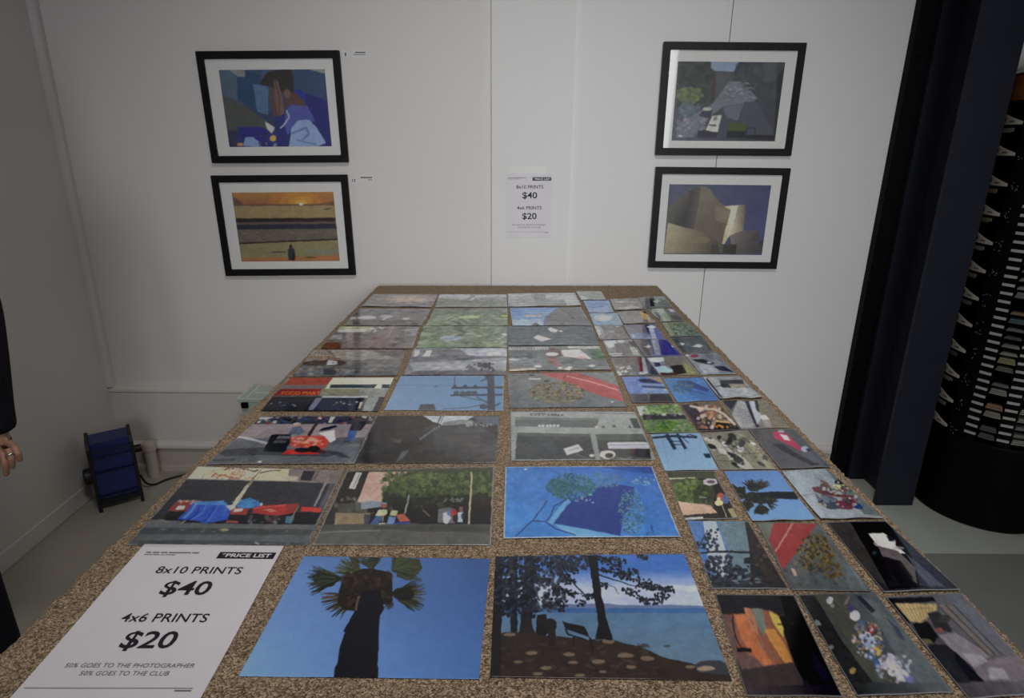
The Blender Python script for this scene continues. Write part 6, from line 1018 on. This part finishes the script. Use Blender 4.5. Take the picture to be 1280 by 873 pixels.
# ------------------------------------------------------------------ the prints on the table
BIG = 'large photo prints on the table'; SML = 'small photo prints on the table'
PR = [
 # key, corners in the photograph TL TR BL BR, painter, label, lift of the near edge (mm), sleeve
 ('A7', ((247, 583.3), (429, 588), (158.8, 681.7), (384, 681.7)), autoshop, 'large print of a shop front with blue tarps and red carts, behind the price list', 0.5, 1),
 ('B7', ((434, 589), (617.5, 583.7), (391, 681.5), (613.6, 682)), truckstreet, 'large print of a road with a big green tree and people at the kerb', 0.5, 1),
 ('C7', ((631.6, 583.7), (815, 583), (629, 673.4), (851, 671.7)), slabpool, 'large bright blue print of a dark slab with weeds around it', 0.8, 0),
 ('B8', ((380, 695.5), (612.7, 699), (298, 846), (598.6, 849.6)), palm, 'large print of a palm tree against blue sky, beside the table price list', 0.8, 0),
 ('C8', ((619.3, 696), (855.2, 692.9), (612.9, 847), (915, 851.4)), lake, 'large print of pine trees and a bench beside a lake', 0.8, 0),
 ('A6', ((327, 520), (471, 520), (258, 581), (442.5, 580)), trashcart, 'large print of a black bin and a red loaded cart on a street', 1, 0),
 ('B6', ((471.8, 520), (624.5, 520), (442.5, 580), (620, 579.5)), road, 'large print of an empty dark road with a white line', 1, 0),
 ('C6', ((638, 515), (794, 515), (639, 576), (819.8, 575)), cityhall, 'large grey print of a concrete front lettered CITY HALL', 0.5, 1),
 ('A5', ((360, 472.5), (492.5, 472), (326, 514), (472.5, 514.5)), foodmart, 'large print of a shop with a red FOOD MART sign', 1, 0),
 ('B5', ((501, 470), (630, 470), (480, 513), (629, 514)), pole, 'large pale blue print of a utility pole with wires', 1, 0),
 ('C5', ((634, 467), (766.6, 465), (636.5, 510.6), (783.7, 509)), curb, 'large print of a red kerb beside a brown heap of leaves', 1, 0),
 ('A4', ((391, 437), (508.4, 437), (366, 471), (495.7, 470)), awning, 'large grey print of a striped canopy over dark bundles, behind the FOOD MART print', 1, 0),
 ('B4', ((517, 435), (634, 435), (503.5, 469.6), (632.4, 469)), bluegrey, 'large blue grey print directly behind the utility pole print', 1, 0),
 ('C4', ((635, 433), (749.4, 432.5), (636, 464.4), (764.4, 463)), papersign, 'large grey print of white bundles and scattered papers, directly behind the red kerb print', 2, 0),
 ('A3', ((425, 408), (525, 408), (401, 436), (516, 436)), shopfront, 'large grey print with a cream band along its far left edge', 1, 0),
 ('B3', ((529, 407.5), (634.4, 407.5), (520, 435), (634.4, 434.5)), lambda p: greenery(p, 1), 'large green grey print of foliage with a pale blue patch, nearer of the two', 1, 0),
 ('C3', ((634, 408), (740, 407), (635.4, 432.5), (749.4, 432)), litter, 'large plain grey print of two white paper scraps on the ground', 1, 0),
 ('A2', ((450, 385.4), (539.6, 386), (429, 407), (527, 407.5)), umbrellas, 'large grey print with white blurs in a row, second farthest in the left column', 1, 0),
 ('B2', ((542.6, 385.4), (634.4, 385), (532, 407.5), (634.4, 407.5)), lambda p: greenery(p, 0), 'large green grey print of foliage with a bright green patch, farther of the two', 1, 0),
 ('C2', ((637, 384.8), (726, 384), (640.6, 407.5), (739, 406.5)), housesky, 'large print with bright blue sky at its left and a grey wall at its right', 1, 0),
 ('A1', ((466.4, 368), (548, 368), (451.8, 383.5), (539.6, 384.5)), cloudglow, 'large grey print with a pale glow in the middle, at the far left corner', 3, 0),
 ('B1', ((549, 368), (633.4, 368), (543.5, 384.3), (634, 384.3)), hillroad, 'large pale grey green print, middle one of the farthest row', 1.5, 0),
 ('C1', ((634.6, 367), (718.4, 366), (635.2, 384), (727, 382.5)), misty, 'large pale misty print, right hand one of the farthest row', 3, 0),
 ('D6', ((776.7, 471), (824.6, 470.7), (790.5, 504), (843, 503)), s_bluebank, 'small print of blue sky with dark shapes, beside the red kerb print', 1, 0),
 ('D7', ((762, 446.5), (806, 446), (772.7, 470), (824.6, 470)), s_redstripe, 'small grey print with a thin red stripe, beside the bundles print', 1, 0),
 ('D8', ((753, 425.4), (789, 424), (762, 446), (806, 446)), s_whites, 'small grey print with white streaks, just behind the red stripe print', 1, 0),
 ('D9', ((742.4, 407), (776.7, 407), (749.8, 425), (787.8, 424)), s_pillars, 'small grey print with pale posts at its left, in front of the white cloud print', 1, 0),
 ('D10', ((736, 391), (772, 391), (742.4, 407), (779, 407)), s_cloud, 'small pale blue print of a white cloud', 1, 0),
 ('D11', ((728.7, 375.6), (761.4, 375.6), (736, 391), (767.7, 391)), s_blue, 'small plain blue print near the far end of the table', 1.5, 0),
 ('D12', ((719.7, 364), (751.4, 364), (726, 375.2), (758, 375.2)), s_pale, 'small pale grey green print, farthest of the small prints', 1.5, 0),
 ('E6', ((828.3, 473), (878, 471.4), (847, 504), (898.8, 501)), s_slab, 'small bright blue print of a dark slab with weeds', 2, 0),
 ('E7', ((807.5, 447), (855.8, 444.7), (825.4, 470.5), (873.6, 468.4)), s_snow, 'small print with pale blue patches and dark ground, behind the bright blue slab print', 1, 0),
 ('E8', ((791, 424.6), (833, 424), (807, 446.5), (853.6, 445)), s_night, 'small violet blue print with a white star shape at its left, nearer of two', 1, 0),
 ('E9', ((779.3, 406), (819, 405.5), (788.8, 424), (831, 424)), s_nightband, 'small violet blue print with a pale band and a bright top, farther of two', 1, 0),
 ('E10', ((771, 389.5), (805.7, 388), (780, 405.5), (820.5, 404)), s_lamp, 'small grey print with a golden streak at its right', 3, 0),
 ('E11', ((762, 373.7), (796.7, 373), (768.8, 388.5), (807.8, 387)), s_plaza, 'small pale grey print of an open square, far end of the middle small column', 3, 0),
 ('F11', ((796.7, 372), (830.5, 370.5), (806.8, 385.5), (840.5, 384.5)), s_star, 'small grey print with a white star shape, at the far right corner', 1.5, 0),
 ('F10', ((809, 386), (842.6, 385.5), (825.7, 402.5), (855, 401)), s_walkway, 'small dark print with a pale slanted path, second from the far right corner', 1, 0),
 ('F9', ((826.8, 403), (858, 402), (838, 421), (878, 420)), s_forest, 'small green print of dense foliage, on the right edge of the table', 1, 0),
 ('F8', ((837, 421.7), (878, 421), (854, 442), (893, 441)), s_papers, 'small dark grey print of two white scraps on the ground', 1, 0),
 ('F7', ((855.8, 443), (896, 441), (877, 469), (920, 468)), s_crowdcar, 'small pale grey print with dark figures and a red dot, on the right edge', 1, 0),
 ('F6', ((878, 471), (924, 470), (900, 499.6), (953, 498.6)), s_grey, 'small pale grey print of a dark object with its near edge curling up', 6, 0),
 ('F5', ((903, 501), (957, 500.6), (926, 537), (988, 535)), s_facade, 'small print of gridded metal building walls, on the right edge', 1, 0),
 ('E5', ((851, 506), (899, 503), (873, 540), (926, 538)), s_debris, 'small brown print of piled wooden debris', 1, 0),
 ('D5', ((795, 508), (847, 505), (808, 542), (870.6, 541)), s_leaves, 'small print of bright green leaves', 1, 0),
 ('D4', ((812.6, 543), (875, 541), (830.5, 589), (898.5, 588)), s_pole, 'small pale blue print of a utility pole lying sideways', 1, 0),
 ('E4', ((875, 542), (934, 537), (900.5, 588), (970.6, 587)), s_birds, 'small print of dark and white birds on pale ground', 1, 0),
 ('F4', ((936, 537), (992, 536.5), (975.7, 587), (1038.7, 584.6)), s_umbrella, 'small dark grey print of a crimson umbrella on the ground', 2, 0),
 ('D3', ((832.5, 589.5), (893.4, 589), (856, 651), (924, 649)), s_street, 'small print of a green tree and a pink wall turned sideways', 1, 0),
 ('E3', ((904.6, 589), (972.6, 588), (940, 652.5), (1020, 651)), s_palm, 'small blue print of a palm tree lying sideways', 3, 0),
 ('F3', ((976.7, 589), (1033.6, 586), (1025.5, 650), (1104.7, 648.5)), s_float, 'small pale print of a heaped cart turned sideways, on the right edge', 3, 0),
 ('D2', ((859, 651), (935, 652), (890.6, 737), (985.5, 737)), s_lake, 'small print of a lake and pine branches turned sideways', 1, 1),
 ('E2', ((945.5, 653), (1023.5, 655), (989.8, 738), (1089, 740)), s_curb, 'small print of a red kerb and brown leaves turned sideways', 1, 1),
 ('F2', ((1033, 653), (1106.6, 651.5), (1105, 741), (1200, 738)), s_nightman, 'small dark print of a figure in a white hat', 1.5, 0),
 ('D1', 'w', s_sunset, 'small print of an orange sunset sky between dark roofs', 1, 0),
 ('E1', 'w', s_crowd, 'small dark print of a crowd in white shirts on a street', 1, 1),
 ('F1', 'w', s_market, 'small grey print of a yellow canopy and a blurred figure, at the near right corner', 1, 0)]
WPR = {'D1': ((.2668, .6437), (.3674, .6431), (.2506, .4915), (.351, .4915)), 'E1': ((.3721, .6431), (.4738, .6485), (.3662, .492), (.4698, .497)), 'F1': ((.4825, .6397), (.5850, .6480), (.4808, .4885), (.5740, .496))}
RES = {'7': (320, 160), '8': (420, 230), '6': (240, 110), '5': (190, 80)}
RES_S = {'1': (170, 150), '2': (150, 130), '3': (120, 104), '4': (96, 76), '5': (72, 52)}
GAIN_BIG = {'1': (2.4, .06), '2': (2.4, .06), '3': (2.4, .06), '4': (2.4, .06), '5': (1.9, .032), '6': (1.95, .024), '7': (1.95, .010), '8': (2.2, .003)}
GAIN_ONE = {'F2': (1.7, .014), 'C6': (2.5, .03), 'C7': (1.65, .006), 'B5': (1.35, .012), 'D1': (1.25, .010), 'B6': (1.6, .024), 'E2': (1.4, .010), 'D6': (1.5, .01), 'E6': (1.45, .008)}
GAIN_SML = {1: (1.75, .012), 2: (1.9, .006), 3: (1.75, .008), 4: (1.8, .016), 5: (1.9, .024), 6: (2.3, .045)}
for i, (key, cs, fn, label, lift, sleeve) in enumerate(PR):
    big = key[0] in 'ABC'; row = key[1:]
    zb = TZ + 0.0010 + 0.0005 * (i % 3)
    W4 = [Vector((x, y, zb)) for x, y in WPR[key]] if cs == 'w' else [Vector(onz(*q, zb)) for q in cs]
    ctr = sum(W4, Vector()) / 4
    o = empty('photo_print', ctr, label, 'photo print', BIG if big else SML)
    nu, nv = RES.get(row, (130, 46)) if big else RES_S.get(row, (60, 40))
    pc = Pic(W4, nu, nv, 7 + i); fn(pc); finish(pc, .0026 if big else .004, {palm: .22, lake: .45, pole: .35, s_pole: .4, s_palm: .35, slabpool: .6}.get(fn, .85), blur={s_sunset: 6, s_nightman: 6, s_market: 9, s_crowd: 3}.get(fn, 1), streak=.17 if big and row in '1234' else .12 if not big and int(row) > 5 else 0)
    if not big: pc.border((118, 120, 122), .008, .008)
    ph = (i * 0.37) % 1.0; lf = lift / 1000
    def curl(u, v, lf=lf, ph=ph):
        return lf * v ** 5 * (0.45 + 0.55 * np.cos(2 * np.pi * (u * .8 + ph)) ** 2) + 0.0007 * (1 - np.cos(2 * np.pi * (v * .7 + ph))) * u * (1 - u) * 2
    L4 = [c - ctr for c in W4]
    g, hz = GAIN_BIG[row] if big else GAIN_SML[min(int(row), 6)]
    g, hz = GAIN_ONE.get(key, (g, hz))
    pic_mesh('picture', pc, L4, M_print, o, curl, g, hz, satur=.88)
    if sleeve:
        ex, ey = (.022, .026) if big else (.03, .025)
        def bl(u, v): return (L4[0] * (1 - u) + L4[1] * u) * (1 - v) + (L4[2] * (1 - u) + L4[3] * u) * v + Vector((0, 0, 0.0009 + float(curl(np.array(min(1, max(0, u))), np.array(min(1, max(0, v)))))))
        bm = bmesh.new(); n1 = 12
        gr = [[bm.verts.new(bl(-ex + (1 + 2 * ex) * a / n1, -ey + (1 + 2 * ey) * b / n1)) for a in range(n1 + 1)] for b in range(n1 + 1)]
        for b in range(n1):
            for a in range(n1): bm.faces.new((gr[b + 1][a], gr[b + 1][a + 1], gr[b][a + 1], gr[b][a]))
        me = bpy.data.meshes.new('sleeve'); bm.to_mesh(me); bm.free()
        for p in me.polygons: p.use_smooth = True
        s_ = link('sleeve', me, M_sleeve, o); s_['label'] = 'clear plastic sleeve'

# ------------------------------------------------------------------ the person at the left edge
def skin(name, nodes, edges, m, parent, sub=2, root=0):
    """nodes: (x, y, z, radius); grown with a Skin modifier and frozen to a mesh"""
    me = bpy.data.meshes.new(name); me.from_pydata([n[:3] for n in nodes], edges, [])
    o = bpy.data.objects.new(name, me); COL.objects.link(o)
    sk = o.modifiers.new('skin', 'SKIN'); sk.use_smooth_shade = True
    for i, n in enumerate(nodes):
        d = me.skin_vertices[0].data[i]; r = n[3]; d.radius = r if isinstance(r, tuple) else (r, r); d.use_root = i == root
    sb_ = o.modifiers.new('sub', 'SUBSURF'); sb_.levels = sub; sb_.render_levels = sub
    dg = bpy.context.evaluated_depsgraph_get(); dg.update()
    fin = bpy.data.meshes.new_from_object(o.evaluated_get(dg)); bpy.data.objects.remove(o); bpy.data.meshes.remove(me)
    fin.name = name
    for p in fin.polygons: p.use_smooth = True
    fin.materials.clear()
    return link(name, fin, m, parent)
PX, PY = -1.43, 1.30
per = empty('person', (PX, PY, 0), 'person in a black sweater and trousers with a ring, standing by the left wall', 'person')
def loc(px, py, y): q = ony(px, py, y); return (q[0] - PX, q[1] - PY, q[2])
nd, ed = [], []
def add(p, r, frm=None):
    nd.append((*p, r)); 
    if frm is not None: ed.append((frm, len(nd) - 1))
    return len(nd) - 1
pel = add((0, 0.01, 0.90), (0.115, 0.09)); wai = add((0, 0.01, 1.05), (0.11, 0.08), pel); che = add((0, 0.015, 1.24), (0.105, 0.08), wai)
nk0 = add((0, 0.02, 1.38), (0.058, 0.055), che); nk1 = add((0, 0.01, 1.44), (0.05, 0.05), nk0)
hd0 = add((0, -0.015, 1.50), (0.062, 0.078), nk1); hd1 = add((0, -0.005, 1.57), (0.074, 0.092), hd0); hd2 = add((0, 0.005, 1.635), (0.062, 0.075), hd1)
add((0, -0.115, 1.535), 0.013, hd1)                       # nose
for s in (-1, 1): add((s * 0.086, 0.012, 1.55), 0.016, hd1)   # ears
def arm(s):
    sh = add((s * 0.16, 0.02, 1.325), 0.042, nk0); el = add((s * 0.225, 0.035, 1.08), 0.041, sh)
    if s > 0:
        wr = add((0.236, 0.0, 0.815), 0.024, el); pm = add((0.236, -0.008, 0.775), (0.030, 0.017), wr)
        F = [[(17.0, 557, .006), (23.0, 567, 0), (25.5, 577, .012)], [(11.0, 560, 0), (14.5, 573, -.008), (15.5, 586, .006)], [(3.0, 561, 0), (6.5, 578, -.010), (8.0, 595, .004)], [(-6, 560, 0), (-4.5, 576, -.010), (-4, 592, .006)]]
        for k, f in enumerate(F):
            prev = pm
            for t, (px, py, dy) in enumerate(f): prev = add(loc(px, py, PY + dy), (0.0085, 0.0082, 0.0068)[t] if k else (0.0076, 0.0072, 0.006)[t], prev)
        t0 = add((0.205, -0.022, 0.772), 0.011, pm); t1 = add((0.192, -0.03, 0.742), 0.0095, t0); add((0.190, -0.03, 0.716), 0.008, t1)
    else:
        wr = add((-0.236, 0.0, 0.815), 0.024, el); pm = add((-0.236, -0.008, 0.765), (0.030, 0.017), wr)
        for k, dx in enumerate((-.027, -.009, .009, .027)):
            l = (.052, .066, .072, .064)[k]; b = add((-0.236 + dx, -0.01, 0.735), 0.0085, pm); c = add((-0.236 + dx * 1.1, -0.018, 0.735 - l * .5), 0.0080, b); add((-0.236 + dx, -0.008, 0.735 - l), 0.0065, c)
        t0 = add((-0.205, -0.022, 0.765), 0.011, pm); t1 = add((-0.192, -0.03, 0.735), 0.0095, t0); add((-0.190, -0.03, 0.710), 0.008, t1)
arm(1); arm(-1)
for s in (-1, 1):
    hp = add((s * 0.08, 0.01, 0.84), 0.072, pel); kn = add((s * 0.066, 0.0, 0.48), 0.045, hp); ca = add((s * 0.063, 0.02, 0.34), 0.045, kn); an = add((s * 0.062, 0.02, 0.10), 0.032, ca); he = add((s * 0.062, 0.015, 0.05), 0.032, an); add((s * 0.064, -0.12, 0.035), (0.032, 0.02), he)
skin('body', nd, ed, M_skin, per)
cu = loc(-14, 556, PY)
sw = [(0, 0.01, 0.755, (0.188, 0.158)), (0, 0.01, 0.92, (0.172, 0.140)), (0, 0.01, 1.06, (0.158, 0.128)), (0, 0.015, 1.22, (0.160, 0.128)), (0, 0.02, 1.335, (0.120, 0.098)), (0, 0.02, 1.415, (0.070, 0.068))]
se = [(0, 1), (1, 2), (2, 3), (3, 4), (4, 5)]
for s in (1, -1):
    k = len(sw); sw += [(s * 0.115, 0.02, 1.335, 0.078), (s * 0.175, 0.022, 1.295, 0.064), (s * 0.214, 0.03, 1.18, 0.056), (s * 0.232, 0.035, 1.08, 0.053), (s * 0.239, 0.015, 0.945, 0.047), (s * 0.2365, 0.0, 0.800, 0.041), (s * 0.2365, 0.0, 0.768, 0.044)]
    se += [(4, k)] + [(k + a, k + a + 1) for a in range(6)]
skin('sweater', sw, se, M_cloth, per)
tr = [(0, 0.01, 0.88, (0.105, 0.090))]; te = []
for s in (-1, 1):
    k = len(tr); tr += [(s * 0.08, 0.01, 0.80, 0.084), (s * 0.066, 0.0, 0.48, 0.060), (s * 0.062, 0.01, 0.25, 0.058), (s * 0.062, 0.005, 0.06, 0.066)]; te += [(0, k), (k, k + 1), (k + 1, k + 2), (k + 2, k + 3)]
skin('trousers', tr, te, M_trous, per)
for s in (-1, 1):
    skin('shoe', [(s * 0.062, 0.03, 0.045, (0.042, 0.042)), (s * 0.063, -0.05, 0.042, (0.044, 0.040)), (s * 0.066, -0.14, 0.032, (0.042, 0.028)), (s * 0.066, -0.185, 0.026, (0.028, 0.018))], [(0, 1), (1, 2), (2, 3)], M_shoe, per)
skin('hair', [(0, -0.02, 1.672, (0.076, 0.070)), (0, 0.03, 1.668, (0.088, 0.088)), (0, 0.06, 1.60, (0.098, 0.072)), (0, 0.065, 1.50, (0.080, 0.045)), (0, 0.068, 1.40, (0.075, 0.035))], [(0, 1), (1, 2), (2, 3), (3, 4)], M_hair, per)
for s in (-1, 1):
    bm = bmesh.new(); bmesh.ops.create_icosphere(bm, subdivisions=2, radius=0.0095, matrix=Matrix.Translation((s * 0.029, -0.084, 1.566))); e = from_bm('eye', bm, M_eye, per, smooth=True)
    bm = bmesh.new(); bmesh.ops.create_icosphere(bm, subdivisions=2, radius=0.0052, matrix=Matrix.Translation((s * 0.029, -0.0895, 1.566))); from_bm('iris', bm, M_hair, e, smooth=True)
skin('mouth', [(-0.022, -0.088, 1.495, 0.005), (0, -0.096, 1.495, 0.007), (0.022, -0.088, 1.495, 0.005)], [(0, 1), (1, 2)], M_lip, per, 1, 1)
ra, rb = Vector(loc(12.7, 566, PY - .004)), Vector(loc(13.7, 570.5, PY - .007)); dr = (rb - ra).normalized()
bm = bmesh.new(); q = dr.to_track_quat('Z', 'Y').to_matrix().to_4x4()
m4 = Matrix.Translation((ra + rb) / 2) @ q
N1, N2 = 24, 8; rgv = [[bm.verts.new(m4 @ Vector(((0.0095 + 0.0016 * math.cos(b)) * math.cos(a), (0.0095 + 0.0016 * math.cos(b)) * math.sin(a), 0.0025 * math.sin(b)))) for b in [2 * math.pi * t / N2 for t in range(N2)]] for a in [2 * math.pi * t / N1 for t in range(N1)]]
for a in range(N1):
    for b in range(N2): bm.faces.new((rgv[a][b], rgv[(a + 1) % N1][b], rgv[(a + 1) % N1][(b + 1) % N2], rgv[a][(b + 1) % N2]))
from_bm('ring', bm, M_silver, per, smooth=True)['label'] = 'silver finger ring'
